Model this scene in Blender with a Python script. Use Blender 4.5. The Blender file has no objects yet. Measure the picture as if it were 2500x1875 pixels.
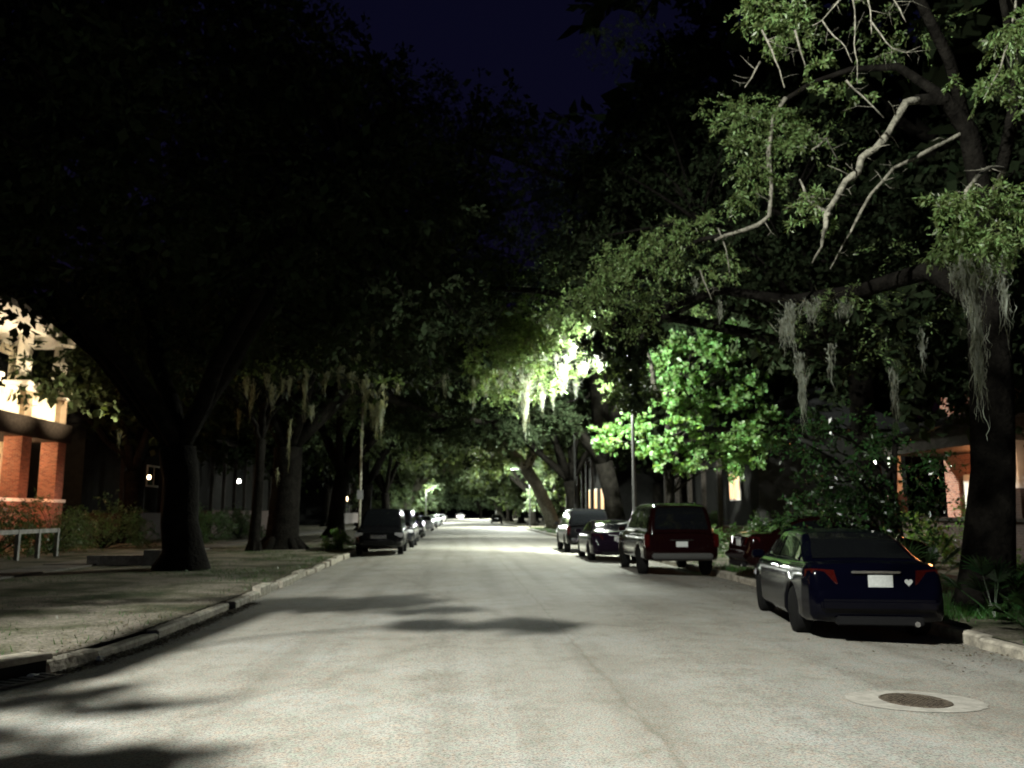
import bpy, bmesh, math, random
import numpy as np
from mathutils import Vector, Matrix
R = math.radians
scene = bpy.context.scene
C = scene.collection

# ------------------------------------------------------------------ camera
F_PX = 852.0                        # focal length in pixels of a 1024 wide picture
PITCH = math.atan(129 / F_PX); YAW = math.atan(54 / F_PX * math.cos(PITCH))
CAM = Vector((0, 0, 1.6))
cam_d = bpy.data.cameras.new('camera'); cam = bpy.data.objects.new('camera', cam_d); C.objects.link(cam)
cam_d.sensor_width = 36; cam_d.lens = F_PX / 1024 * 36; cam_d.clip_start = 0.1; cam_d.clip_end = 2000
cam.location = CAM; cam.rotation_euler = (R(90) + PITCH, 0, -YAW)
cam_d.dof.use_dof = True; cam_d.dof.focus_distance = 4.5; cam_d.dof.aperture_fstop = 2.6
scene.camera = cam
scene.render.resolution_x = 1024; scene.render.resolution_y = 768

# ------------------------------------------------------------------ night sky
world = bpy.data.worlds.new('World'); scene.world = world; world.use_nodes = True
wn = world.node_tree; wn.nodes.clear()
sky = wn.nodes.new('ShaderNodeTexSky'); sky.sky_type = 'NISHITA'; sky.sun_disc = False
sky.sun_elevation = R(-2.5); sky.sun_rotation = R(160); sky.air_density = 1.0; sky.dust_density = 0.2; sky.ozone_density = 6.0
hsv = wn.nodes.new('ShaderNodeHueSaturation'); hsv.inputs['Saturation'].default_value = .86
bg = wn.nodes.new('ShaderNodeBackground'); bg.inputs['Strength'].default_value = 0.12
wo = wn.nodes.new('ShaderNodeOutputWorld')
wn.links.new(sky.outputs[0], hsv.inputs['Color']); wn.links.new(hsv.outputs[0], bg.inputs[0]); wn.links.new(bg.outputs[0], wo.inputs[0])
vs = scene.view_settings
vs.view_transform = 'Standard'; vs.look = 'None'; vs.exposure = 0; vs.gamma = 1; vs.use_curve_mapping = False
# strengths of the street lamps (their light objects live in the lamp builder)
P_NEAR, P_MID, P_FAR = 16000, 8000, 16000

# ------------------------------------------------------------------ helpers
FW = Vector((math.sin(YAW) * math.cos(PITCH), math.cos(YAW) * math.cos(PITCH), math.sin(PITCH)))
RT = Vector((math.cos(YAW), -math.sin(YAW), 0)); UP = RT.cross(FW)
def at(px, py, Y):
    """world point seen at pixel px,py standing Y metres up the street"""
    d = FW + RT * ((px - 512) / F_PX) + UP * ((384 - py) / F_PX)
    return CAM + d * (Y / d.y)

def tag(o, label=None, cat=None, group=None, kind=None):
    if label: o['label'] = label
    if cat: o['category'] = cat
    if group: o['group'] = group
    if kind: o['kind'] = kind
    return o
def empty(name, loc, rz=0, **k):
    o = bpy.data.objects.new(name, None); C.objects.link(o); o.empty_display_size = .2
    o.location = loc; o.rotation_euler = (0, 0, rz); return tag(o, **k)

class MB:
    """collects polygons, links them as one mesh object"""
    def __init__(s): s.v = []; s.f = []
    def add(s, vs_, fs):
        n = len(s.v); s.v.extend([tuple(p) for p in vs_]); s.f.extend([tuple(i + n for i in f) for f in fs]); return s
    def box(s, x0, x1, y0, y1, z0, z1):
        v = [(x0,y0,z0),(x1,y0,z0),(x1,y1,z0),(x0,y1,z0),(x0,y0,z1),(x1,y0,z1),(x1,y1,z1),(x0,y1,z1)]
        return s.add(v, [(0,3,2,1),(4,5,6,7),(0,1,5,4),(1,2,6,5),(2,3,7,6),(3,0,4,7)])
    def tube(s, pts, rad, n=8, cap=True, wob=0, rng=None):
        pts = [Vector(p) for p in pts]; vs_ = []; fs = []
        a = (pts[1] - pts[0]).normalized()
        u = a.orthogonal().normalized()
        for i, p in enumerate(pts):
            if i == 0: d = pts[1] - pts[0]
            elif i == len(pts) - 1: d = pts[-1] - pts[-2]
            else: d = pts[i + 1] - pts[i - 1]
            d.normalize(); u = (u - d * u.dot(d)).normalized(); w = d.cross(u)
            r = rad[i] if hasattr(rad, '__len__') else rad
            for k in range(n):
                t = 2 * math.pi * k / n
                rr = r * (1 + (rng.uniform(-wob, wob) if wob else 0))
                vs_.append(p + (u * math.cos(t) + w * math.sin(t)) * rr)
        for i in range(len(pts) - 1):
            for k in range(n):
                k2 = (k + 1) % n
                fs.append((i*n+k, i*n+k2, (i+1)*n+k2, (i+1)*n+k))
        if cap:
            fs.append(tuple(reversed(range(n)))); fs.append(tuple((len(pts)-1)*n + k for k in range(n)))
        return s.add(vs_, fs)
    def lathe(s, prof, n=20, c=(0,0,0), axis='z'):
        vs_ = []; fs = []
        for r, z in prof:
            for k in range(n):
                t = 2*math.pi*k/n; a, b = r*math.cos(t), r*math.sin(t)
                p = (a, b, z) if axis == 'z' else (z, a, b)
                vs_.append((p[0]+c[0], p[1]+c[1], p[2]+c[2]))
        for i in range(len(prof)-1):
            for k in range(n):
                k2 = (k+1) % n; fs.append((i*n+k, i*n+k2, (i+1)*n+k2, (i+1)*n+k))
        if prof[0][0] > 1e-4: fs.append(tuple(reversed(range(n))))
        if prof[-1][0] > 1e-4: fs.append(tuple((len(prof)-1)*n+k for k in range(n)))
        return s.add(vs_, fs)
    def grid(s, rows):
        m = len(rows[0]); vs_ = [p for r in rows for p in r]
        return s.add(vs_, [(i*m+j, i*m+j+1, (i+1)*m+j+1, (i+1)*m+j) for i in range(len(rows)-1) for j in range(m-1)])
    def build(s, name, mat, parent=None, smooth=False, bevel=0, **k):
        me = bpy.data.meshes.new(name); me.from_pydata(s.v, [], s.f); me.update()
        o = bpy.data.objects.new(name, me); C.objects.link(o)
        me.materials.append(mat)
        if bevel:
            bm = bmesh.new(); bm.from_mesh(me); bmesh.ops.remove_doubles(bm, verts=bm.verts, dist=1e-5)
            bmesh.ops.bevel(bm, geom=bm.edges[:], offset=bevel, segments=2, affect='EDGES', clamp_overlap=True)
            bm.to_mesh(me); bm.free()
        if smooth:
            me.polygons.foreach_set('use_smooth', [True]*len(me.polygons))
        if parent: o.parent = parent
        return tag(o, **k)

def fastmesh(name, V, Fq, mat, parent=None, **k):
    """V: (n,3) array, Fq: (m,4) or (m,3) array"""
    me = bpy.data.meshes.new(name); n, m = len(V), len(Fq); w = Fq.shape[1]
    me.vertices.add(n); me.vertices.foreach_set('co', np.ascontiguousarray(V, dtype=np.float32).ravel())
    me.loops.add(m*w); me.loops.foreach_set('vertex_index', np.ascontiguousarray(Fq, dtype=np.int32).ravel())
    me.polygons.add(m); me.polygons.foreach_set('loop_start', np.arange(0, m*w, w, dtype=np.int32))
    me.update(calc_edges=True); me.materials.append(mat)
    o = bpy.data.objects.new(name, me); C.objects.link(o)
    if parent: o.parent = parent
    return tag(o, **k)

# ------------------------------------------------------------------ materials
MATS = {}
def mat(name, col, rough=.6, metal=0, var=0, vscale=5, bump=0, bscale=30, spec=.5, coat=0, emit=None, estr=0, trans=0, col2=None, island=0, dist=.02, detail=6, objvar=False):
    if name in MATS: return MATS[name]
    m = bpy.data.materials.new(name); m.use_nodes = True; nt = m.node_tree; N, L = nt.nodes, nt.links
    b = N['Principled BSDF']
    b.inputs['Base Color'].default_value = (*col, 1); b.inputs['Roughness'].default_value = rough
    b.inputs['Metallic'].default_value = metal; b.inputs['Specular IOR Level'].default_value = spec
    b.inputs['Coat Weight'].default_value = coat; b.inputs['Coat Roughness'].default_value = .06
    tc = N.new('ShaderNodeTexCoord')
    src = None
    if var or col2:
        nz = N.new('ShaderNodeTexNoise'); nz.inputs['Scale'].default_value = vscale; nz.inputs['Detail'].default_value = detail
        nz.inputs['Roughness'].default_value = .65
        L.new(tc.outputs['Object'], nz.inputs['Vector'])
        cr = N.new('ShaderNodeValToRGB'); cr.color_ramp.elements[0].position = .38; cr.color_ramp.elements[1].position = .64
        c2 = col2 if col2 else tuple(c*(1+var) for c in col)
        c1 = col if col2 else tuple(c*(1-var) for c in col)
        cr.color_ramp.elements[0].color = (*c1, 1); cr.color_ramp.elements[1].color = (*c2, 1)
        L.new(nz.outputs['Fac'], cr.inputs['Fac']); src = cr.outputs[0]
    if island:
        g = N.new('ShaderNodeNewGeometry'); h = N.new('ShaderNodeHueSaturation')
        mv = N.new('ShaderNodeMapRange'); mv.inputs['To Min'].default_value = 1-island; mv.inputs['To Max'].default_value = 1+island
        L.new(g.outputs['Random Per Island'], mv.inputs['Value']); L.new(mv.outputs[0], h.inputs['Value'])
        mh = N.new('ShaderNodeMath'); mh.operation = 'MULTIPLY_ADD'; mh.inputs[1].default_value = .06; mh.inputs[2].default_value = .47
        L.new(g.outputs['Random Per Island'], mh.inputs[0]); L.new(mh.outputs[0], h.inputs['Hue'])
        if src: L.new(src, h.inputs['Color'])
        else: h.inputs['Color'].default_value = (*col, 1)
        src = h.outputs[0]
    if src: L.new(src, b.inputs['Base Color'])
    if bump:
        nb = N.new('ShaderNodeTexNoise'); nb.inputs['Scale'].default_value = bscale; nb.inputs['Detail'].default_value = 5
        L.new(tc.outputs['Object'], nb.inputs['Vector'])
        bp = N.new('ShaderNodeBump'); bp.inputs['Strength'].default_value = bump; bp.inputs['Distance'].default_value = dist
        L.new(nb.outputs['Fac'], bp.inputs['Height']); L.new(bp.outputs[0], b.inputs['Normal'])
    if emit:
        b.inputs['Emission Color'].default_value = (*emit, 1); b.inputs['Emission Strength'].default_value = estr
    if trans:
        t = N.new('ShaderNodeBsdfTranslucent'); t.inputs['Color'].default_value = (col[0]*2.2, col[1]*2.2, col[2]*1.4, 1)
        if src:
            mm = N.new('ShaderNodeMix'); mm.data_type = 'RGBA'; mm.blend_type = 'MULTIPLY'; mm.inputs[0].default_value = 1
            L.new(src, mm.inputs[6]); mm.inputs[7].default_value = (2.6, 2.4, 1.2, 1); L.new(mm.outputs[2], t.inputs['Color'])
        ms = N.new('ShaderNodeMixShader'); ms.inputs[0].default_value = trans
        L.new(b.outputs[0], ms.inputs[1]); L.new(t.outputs[0], ms.inputs[2])
        L.new(ms.outputs[0], N['Material Output'].inputs['Surface'])
    MATS[name] = m; return m

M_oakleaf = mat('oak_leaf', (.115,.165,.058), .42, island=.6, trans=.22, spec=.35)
M_shadeleaf = mat('shaded_oak_leaf', (.017,.025,.011), .8, island=.5, trans=.15, spec=.1)  # near-black copy of the oak leaf, shade put into the colour
M_maple = mat('maple_leaf', (.085,.155,.05), .5, island=.45, trans=.5)
M_magn = mat('magnolia_leaf', (.022,.05,.014), .22, island=.4, trans=.1, spec=.6)
M_far = mat('far_oak_leaf', (.085,.12,.06), .5, island=.5, trans=.3)
M_shrub = mat('shrub_leaf', (.035,.075,.02), .4, island=.5, trans=.2)
M_moss = mat('moss_fibre', (.20,.215,.18), .9, island=.3, trans=.3, spec=.1)
M_shadebark = mat('shaded_oak_bark', (.010,.009,.0075), .9, var=.45, vscale=4, bump=1, bscale=14, dist=.05, spec=.03)  # darkened copy of the pale bark, for wood that stands in shade
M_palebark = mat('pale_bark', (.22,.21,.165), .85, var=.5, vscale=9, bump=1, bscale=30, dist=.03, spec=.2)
M_twig = mat('pale_twig', (.30,.28,.22), .8, spec=.2)

def road_material():
    m = bpy.data.materials.new('worn_pavement'); m.use_nodes = True; nt = m.node_tree; N, L = nt.nodes, nt.links
    b = N['Principled BSDF']; b.inputs['Roughness'].default_value = .82; b.inputs['Specular IOR Level'].default_value = .3
    tc = N.new('ShaderNodeTexCoord'); O = tc.outputs['Object']
    def noise(sc, det=4, ro=.6):
        n = N.new('ShaderNodeTexNoise'); n.inputs['Scale'].default_value = sc; n.inputs['Detail'].default_value = det
        n.inputs['Roughness'].default_value = ro; L.new(O, n.inputs['Vector']); return n.outputs['Fac']
    def ramp(f, stops):
        c = N.new('ShaderNodeValToRGB'); e = c.color_ramp.elements
        while len(e) < len(stops): e.new(.5)
        for i, (p, col) in enumerate(stops): e[i].position = p; e[i].color = (*col, 1)
        L.new(f, c.inputs[0]); return c.outputs[0]
    def mul(a, c, fac=1):
        x = N.new('ShaderNodeMix'); x.data_type = 'RGBA'; x.blend_type = 'MULTIPLY'; x.inputs[0].default_value = fac
        L.new(a, x.inputs[6]); L.new(c, x.inputs[7]); return x.outputs[2]
    base = ramp(noise(.5, 5, .6), [(.3,(.205,.193,.172)),(.5,(.245,.237,.216)),(.7,(.27,.268,.258))])
    grain = ramp(noise(55, 3, .8), [(.36,(.45,.43,.4)),(.5,(1,1,1)),(.68,(1.4,1.38,1.33))])
    hue = ramp(noise(16, 3, .7), [(.38,(1.08,.96,.88)),(.5,(1,1,1)),(.62,(.93,1.03,.98))])
    blot = ramp(noise(2.2, 8, .75), [(.3,(.72,.70,.65)),(.5,(1,1,1)),(.7,(1.06,1.06,1.06))])
    # long wheel tracks and tar-sealed cracks
    v = N.new('ShaderNodeTexVoronoi'); v.feature = 'DISTANCE_TO_EDGE'; v.inputs['Scale'].default_value = .16
    mp = N.new('ShaderNodeMapping'); mp.inputs['Scale'].default_value = (1, .35, 1)
    nd = N.new('ShaderNodeTexNoise'); nd.inputs['Scale'].default_value = 1.2; nd.inputs['Detail'].default_value = 5; L.new(O, nd.inputs['Vector'])
    mxv = N.new('ShaderNodeMix'); mxv.data_type = 'RGBA'; mxv.blend_type = 'LINEAR_LIGHT'; mxv.inputs[0].default_value = .35
    L.new(O, mp.inputs['Vector']); L.new(mp.outputs[0], mxv.inputs[6]); L.new(nd.outputs['Color'], mxv.inputs[7]); L.new(mxv.outputs[2], v.inputs['Vector'])
    crack = ramp(v.outputs['Distance'], [(0,(.62,.60,.56)),(.006,(.8,.79,.76)),(.014,(1,1,1))])
    m2 = N.new('ShaderNodeMapping'); m2.inputs['Scale'].default_value = (1.1, .05, 1); L.new(O, m2.inputs['Vector'])
    n2 = N.new('ShaderNodeTexNoise'); n2.inputs['Scale'].default_value = 1.3; n2.inputs['Detail'].default_value = 5; L.new(m2.outputs[0], n2.inputs['Vector'])
    wear = ramp(n2.outputs['Fac'], [(.34,(.80,.79,.77)),(.5,(1,1,1)),(.66,(1.07,1.07,1.06))])
    sx = N.new('ShaderNodeSeparateXYZ'); L.new(O, sx.inputs[0])
    n3 = N.new('ShaderNodeTexNoise'); n3.inputs['Scale'].default_value = 1.5; n3.inputs['Detail'].default_value = 6; L.new(O, n3.inputs['Vector'])
    def mth(op, a, v):
        q = N.new('ShaderNodeMath'); q.operation = op; L.new(a, q.inputs[0])
        if hasattr(v, 'node'): L.new(v, q.inputs[1])
        else: q.inputs[1].default_value = v
        return q.outputs[0]
    jx = mth('ABSOLUTE', mth('ADD', mth('SUBTRACT', sx.outputs[0], 1.57), mth('MULTIPLY', n3.outputs['Fac'], .22)), 0)
    joint = ramp(jx, [(0,(.80,.79,.77)),(.012,(.88,.87,.85)),(.04,(1,1,1))])
    col = mul(mul(mul(mul(mul(mul(base, grain), hue), blot), wear), joint), crack, .4)
    L.new(col, b.inputs['Base Color'])
    bp = N.new('ShaderNodeBump'); bp.inputs['Strength'].default_value = .5; bp.inputs['Distance'].default_value = .008
    L.new(noise(60, 3, .8), bp.inputs['Height']); L.new(bp.outputs[0], b.inputs['Normal'])
    return m
M_road = road_material()
def verge_material():
    m = bpy.data.materials.new('verge_soil'); m.use_nodes = True; nt = m.node_tree; N, L = nt.nodes, nt.links
    b = N['Principled BSDF']; b.inputs['Roughness'].default_value = .95; b.inputs['Specular IOR Level'].default_value = .1
    tc = N.new('ShaderNodeTexCoord'); O = tc.outputs['Object']
    def noise(sc, det=5, ro=.65):
        n = N.new('ShaderNodeTexNoise'); n.inputs['Scale'].default_value = sc; n.inputs['Detail'].default_value = det
        n.inputs['Roughness'].default_value = ro; L.new(O, n.inputs['Vector']); return n.outputs['Fac']
    c = N.new('ShaderNodeValToRGB'); e = c.color_ramp.elements
    for i, (p, col) in enumerate([(.36,(.04,.048,.026)),(.46,(.095,.092,.062)),(.56,(.18,.16,.13)),(.68,(.13,.125,.09))]):
        if i > 1: e.new(p)
        e[i].position = p; e[i].color = (*col, 1)
    L.new(noise(.55), c.inputs[0])
    g = N.new('ShaderNodeValToRGB'); g.color_ramp.elements[0].position = .3; g.color_ramp.elements[0].color = (.45,.45,.45,1)
    g.color_ramp.elements[1].position = .7; g.color_ramp.elements[1].color = (1.5,1.5,1.5,1); L.new(noise(22), g.inputs[0])
    x = N.new('ShaderNodeMix'); x.data_type = 'RGBA'; x.blend_type = 'MULTIPLY'; x.inputs[0].default_value = 1
    L.new(c.outputs[0], x.inputs[6]); L.new(g.outputs[0], x.inputs[7]); L.new(x.outputs[2], b.inputs['Base Color'])
    bp = N.new('ShaderNodeBump'); bp.inputs['Strength'].default_value = 1; bp.inputs['Distance'].default_value = .04
    L.new(noise(12), bp.inputs['Height']); L.new(bp.outputs[0], b.inputs['Normal'])
    return m
M_verge = verge_material()
def brick_material(name, a, b2, mortar, scale=1):
    m = bpy.data.materials.new(name); m.use_nodes = True; nt = m.node_tree; N, L = nt.nodes, nt.links
    b = N['Principled BSDF']; b.inputs['Roughness'].default_value = .85
    tc = N.new('ShaderNodeTexCoord'); sp = N.new('ShaderNodeSeparateXYZ'); L.new(tc.outputs['Object'], sp.inputs[0])
    ad = N.new('ShaderNodeMath'); L.new(sp.outputs[0], ad.inputs[0]); L.new(sp.outputs[1], ad.inputs[1])
    cb = N.new('ShaderNodeCombineXYZ'); L.new(ad.outputs[0], cb.inputs[0]); L.new(sp.outputs[2], cb.inputs[1])
    br = N.new('ShaderNodeTexBrick'); L.new(cb.outputs[0], br.inputs['Vector'])
    br.inputs['Scale'].default_value = scale; br.inputs['Brick Width'].default_value = .22; br.inputs['Row Height'].default_value = .075
    br.inputs['Mortar Size'].default_value = .009
    br.inputs['Color1'].default_value = (*a, 1); br.inputs['Color2'].default_value = (*b2, 1); br.inputs['Mortar'].default_value = (*mortar, 1)
    L.new(br.outputs['Color'], b.inputs['Base Color']); return m
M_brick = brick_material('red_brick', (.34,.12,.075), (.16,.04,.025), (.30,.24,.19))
M_shadebrick = brick_material('shaded_brick', (.05,.02,.014), (.035,.014,.01), (.06,.05,.04))  # brick darkened in colour so porch bases and piers read as unlit
M_kerb = mat('kerb_stone', (.34,.31,.25), .8, var=.35, vscale=6, bump=.6, bscale=30)
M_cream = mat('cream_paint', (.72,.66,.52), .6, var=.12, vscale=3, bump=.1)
M_white = mat('white_paint', (.75,.73,.68), .5, var=.08, vscale=5)
M_darkwood = mat('dark_wood', (.025,.021,.018), .8, var=.3, vscale=8, spec=.1)
M_roof = mat('dark_shingles', (.018,.018,.019), .95, var=.3, vscale=12, bump=.4, spec=.03)
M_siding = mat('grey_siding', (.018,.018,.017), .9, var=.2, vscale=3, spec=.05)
M_glassdark = mat('dark_window_glass', (.004,.0045,.005), .04, spec=.5)
M_steel = mat('galvanised_steel', (.25,.25,.25), .45, metal=.7, var=.2, vscale=10)
M_iron = mat('cast_iron', (.10,.08,.06), .6, metal=.4, var=.4, vscale=25, bump=.6, bscale=60)
M_collar = mat('pale_concrete', (.285,.27,.235), .85, var=.2, vscale=9, bump=.3, bscale=40)
M_walk = mat('sidewalk_concrete', (.11,.10,.085), .9, var=.25, vscale=2, bump=.3, bscale=30)
M_bulb = mat('warm_bulb', (1,.8,.5), .4, emit=(1,.72,.4), estr=14)
M_whitebulb = mat('cool_bulb', (1,1,.95), .4, emit=(1,.97,.86), estr=16)
M_lens = mat('lamp_lens', (1,1,.95), .4, emit=(.93,1,.90), estr=1.5)
M_lensnear = mat('near_lamp_lens', (1,1,.95), .4, emit=(1,1,.92), estr=90)
M_pole = mat('dark_pole_paint', (.03,.03,.028), .6)
M_litwarm = mat('lit_warm_glass', (.6,.4,.2), .4, emit=(1,.55,.2), estr=1.3)
M_rubber = mat('tyre_rubber', (.010,.010,.010), .9, spec=.05)
M_alloy = mat('wheel_alloy', (.35,.35,.36), .35, metal=.8)
M_chrome = mat('chrome', (.6,.6,.62), .15, metal=1)
M_tail = mat('red_lens', (.03,.002,.0015), .12, spec=.7, coat=.6)
M_head = mat('clear_lens', (.5,.5,.52), .08, spec=.8, coat=.5)
M_plate = mat('plate_white', (.5,.52,.5), .4, var=.1, vscale=40)
M_plastic = mat('black_plastic', (.008,.008,.0085), .6, spec=.15)
M_beam = mat('headlight_beam', (1,1,1), .3, emit=(1,.98,.92), estr=30)

# ------------------------------------------------------------------ ground, road, kerbs
def left_edge(y):  return float(np.interp(y, [-30,0,5,8.8,10,11.6,16,30,300], [-40,-16,-8.0,-4.9,-4.35,-4.1,-4.05,-4.2,-4.4]))
def right_edge(y): return float(np.interp(y, [-30,0,10,22,60,300], [6.5,6.5,6.65,7.1,7.2,7.2]))
def road_z(x): return -0.0038*(x-1.3)**2 if abs(x-1.3) < 6.5 else -.16
MB().box(-400, 400, -120, 700, -.9, -.30).build('ground', M_verge, kind='structure')
ys = [-60,-30,-10,-5,0,2,4,5,6,7,8,8.8,9.4,10,10.8,11.6,13,16,20,24,30,38,46,60,80,100,130,170,220,280,340]
rows = []
for y in ys:
    a, b_ = left_edge(y) - .05, right_edge(y) + .05
    rows.append([(a+(b_-a)*k/24, y, road_z(a+(b_-a)*k/24) if y > 6 else max(road_z(a+(b_-a)*k/24), -.10)) for k in range(25)])
MB().grid(rows).build('road', M_road, smooth=True, kind='structure')
rng = random.Random(5)
def verge_sheet(name, side):
    rows = []
    yy = [y for y in ys if y >= (2 if side < 0 else -60)]
    yf = sorted(set(yy + [i*1.5 for i in range(int(max(1, yy[0]/1.5)), 30)]))
    for y in yf:
        e = left_edge(y) - .16 if side < 0 else right_edge(y) + .16
        xs = [e, e+side*.4, e+side*1, e+side*2, e+side*3, e+side*4.5, e+side*6.5, e+side*9, e+side*14, e+side*60, e+side*200]
        rows.append([(x, y, .03 + (0 if k == 0 else rng.uniform(-.02,.03) + .02*min(k,4)*.5)) for k, x in enumerate(xs)])
    if side > 0: rows = [list(r) for r in rows]
    else: rows = [r[::-1] for r in rows]
    return MB().grid(rows).build(name, M_verge, smooth=True, kind='structure')
verge_sheet('grass_verge', -1); verge_sheet('grass_verge', 1)
# kerbs: stones of uneven set, some sunk
def kerb(side, y0, y1):
    b = MB(); y = y0
    while y < y1:
        L_ = (rng.uniform(.8, 1.5) if 15 < y < 30 and side < 0 else rng.uniform(1.4, 2.2)) if y < 60 else 8
        e0, e1 = (left_edge(y), left_edge(y+L_)) if side < 0 else (right_edge(y), right_edge(y+L_))
        dz = rng.uniform(-.03, .02) - (.05 if side < 0 and 10.4 < y < 15 else 0); dx = rng.uniform(-.03, .03)
        g = .02
        if side < 0 and 15 < y < 30: dx += rng.uniform(-.02, .09); dz += rng.uniform(-.03, .05); g = .06
        w = .17*side; zt = .045 + dz
        if True:
            v = []
            for (yy, e) in ((y+g, e0+dx), (y+L_-g, e1+dx)):
                v += [(e+side*0, yy, -.3), (e, yy, zt-.03), (e+side*.03, yy, zt), (e+w, yy, zt), (e+w, yy, -.3)]
            f = [(0,5,6,1),(1,6,7,2),(2,7,8,3),(3,8,9,4),(0,1,2,3,4),(9,8,7,6,5)]
            b.add(v, f)
        y += L_
    return b.build('kerb', M_kerb, kind='structure')
kerb(-1, 5.2, 300); kerb(1, -6, 300)
# pavements along the gardens
for x0, x1 in ((-12.0, -10.6), (10.6, 12.0)):
    b = MB(); y = 8.0 if x0 < 0 else -4
    while y < 200:
        b.box(x0, x1, y+.01, y+1.48, .0, .115 + rng.uniform(-.01,.015)); y += 1.5
    b.build('pavement', M_walk, kind='structure')
# manhole with its pale collar
c = at(912, 692, 7.6); mx, my = c.x, 7.55; mz = road_z(mx)
b = MB(); n = 40; ring = []; slope = -.0076*(mx-1.3)
for r_, z_ in ((.60, .004), (.58, .006), (.30, .006)):
    ring.append([(mx+r_*math.cos(2*math.pi*k/n)*(1+.03*math.sin(3*k)*(r_ > .4)), my+r_*.74*math.sin(2*math.pi*k/n) if r_ > .4 else my+r_*math.sin(2*math.pi*k/n), 0) for k in range(n+1)])
    ring[-1] = [(x, y, road_z(x)+z_) for x, y, _ in ring[-1]]
b.grid(ring)
root = empty('manhole', (0, 0, 0), label='round iron manhole with a pale concrete collar in the road beside the navy sedan', cat='manhole')
b.build('collar', M_collar, root)
b = MB(); rr = [[(mx+r_*math.cos(2*math.pi*k/n), my+r_*math.sin(2*math.pi*k/n), road_z(mx+r_*math.cos(2*math.pi*k/n))+z_) for k in range(n+1)] for r_, z_ in ((.30,.004),(.285,.012),(.27,.004),(.01,.004))]
b.grid(rr)
for i in range(-5, 6):
    for j in range(-5, 6):
        if i*i+j*j < 26: 
            x, y = mx+i*.045, my+j*.045; b.box(x-.012, x+.012, y-.012, y+.012, road_z(x)+.0, road_z(x)+.011)
b.build('cover', M_iron, root)
# storm drain in the left kerb
root = empty('storm_drain', (-4.66, 9.35, -.02), R(65), label='dark storm drain inlet with a concrete lip set in the left kerb', cat='drain')
b = MB(); b.box(-.7,.6,-.05,.34,.055,.115); b.build('concrete_lip', M_kerb, root, bevel=.012)
b = MB(); b.box(-.62,.52,-.04,.0,-.12,.054); b.build('opening', M_plastic, root)
b = MB()
for i in range(9): b.box(-.55+i*.12, -.49+i*.12, -.34, -.06, -.075, -.062)
b.box(-.58,.50,-.37,-.345,-.075,-.06); b.build('grate', M_steel, root)

# ------------------------------------------------------------------ foliage generators
def leaves_mesh(name, clumps, mat_, parent, size=.09, aspect=.42, droop=.35, seed=1, per=22, **k):
    """clumps: (x,y,z, rx,ry,rz, n) - sprays of pointed leaves on twigs that leave each clump's core"""
    rs = np.random.RandomState(seed); P = []; D = []
    for (x, y, z, rx, ry, rz, n) in clumps:
        T = max(1, int(n/per))
        d = rs.normal(size=(T,3)); d /= np.linalg.norm(d, axis=1)[:,None]
        st = rs.normal(size=(T,3))*.28
        ln = rs.uniform(.45, 1.05, size=(T,1))
        t = np.sort(rs.uniform(.15, 1, size=(T,per)), axis=1)[:,:,None]
        sag = np.zeros((T,1,3)); sag[:,0,2] = -droop*rs.uniform(.2,1.2,size=T)
        rel = st[:,None,:] + d[:,None,:]*ln[:,None,:]*t + sag*t**2 + rs.normal(size=(T,per,3))*.045
        sc = np.array([rx,ry,rz])
        P.append((rel*sc + np.array([x,y,z])).reshape(-1,3))
        dd = (d[:,None,:]*.8 + sag*t*1.5 + rs.normal(size=(T,per,3))*.7); D.append(dd.reshape(-1,3))
    P = np.concatenate(P); D = np.concatenate(D); D /= np.linalg.norm(D, axis=1)[:,None]
    n = len(P); S = rs.normal(size=(n,3)); S -= D*np.sum(S*D, axis=1)[:,None]; S /= np.linalg.norm(S, axis=1)[:,None]
    L_ = size*rs.uniform(.6,1.35,size=(n,1)); W_ = L_*aspect
    U = np.cross(D, S)
    V = np.empty((n,4,3)); V[:,0] = P; V[:,1] = P + D*L_*.5 + S*W_*.5 + U*W_*.12; V[:,2] = P + D*L_; V[:,3] = P + D*L_*.5 - S*W_*.5 + U*W_*.12
    return fastmesh(name, V.reshape(-1,3), np.arange(n*4).reshape(-1,4), mat_, parent, **k)

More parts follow.
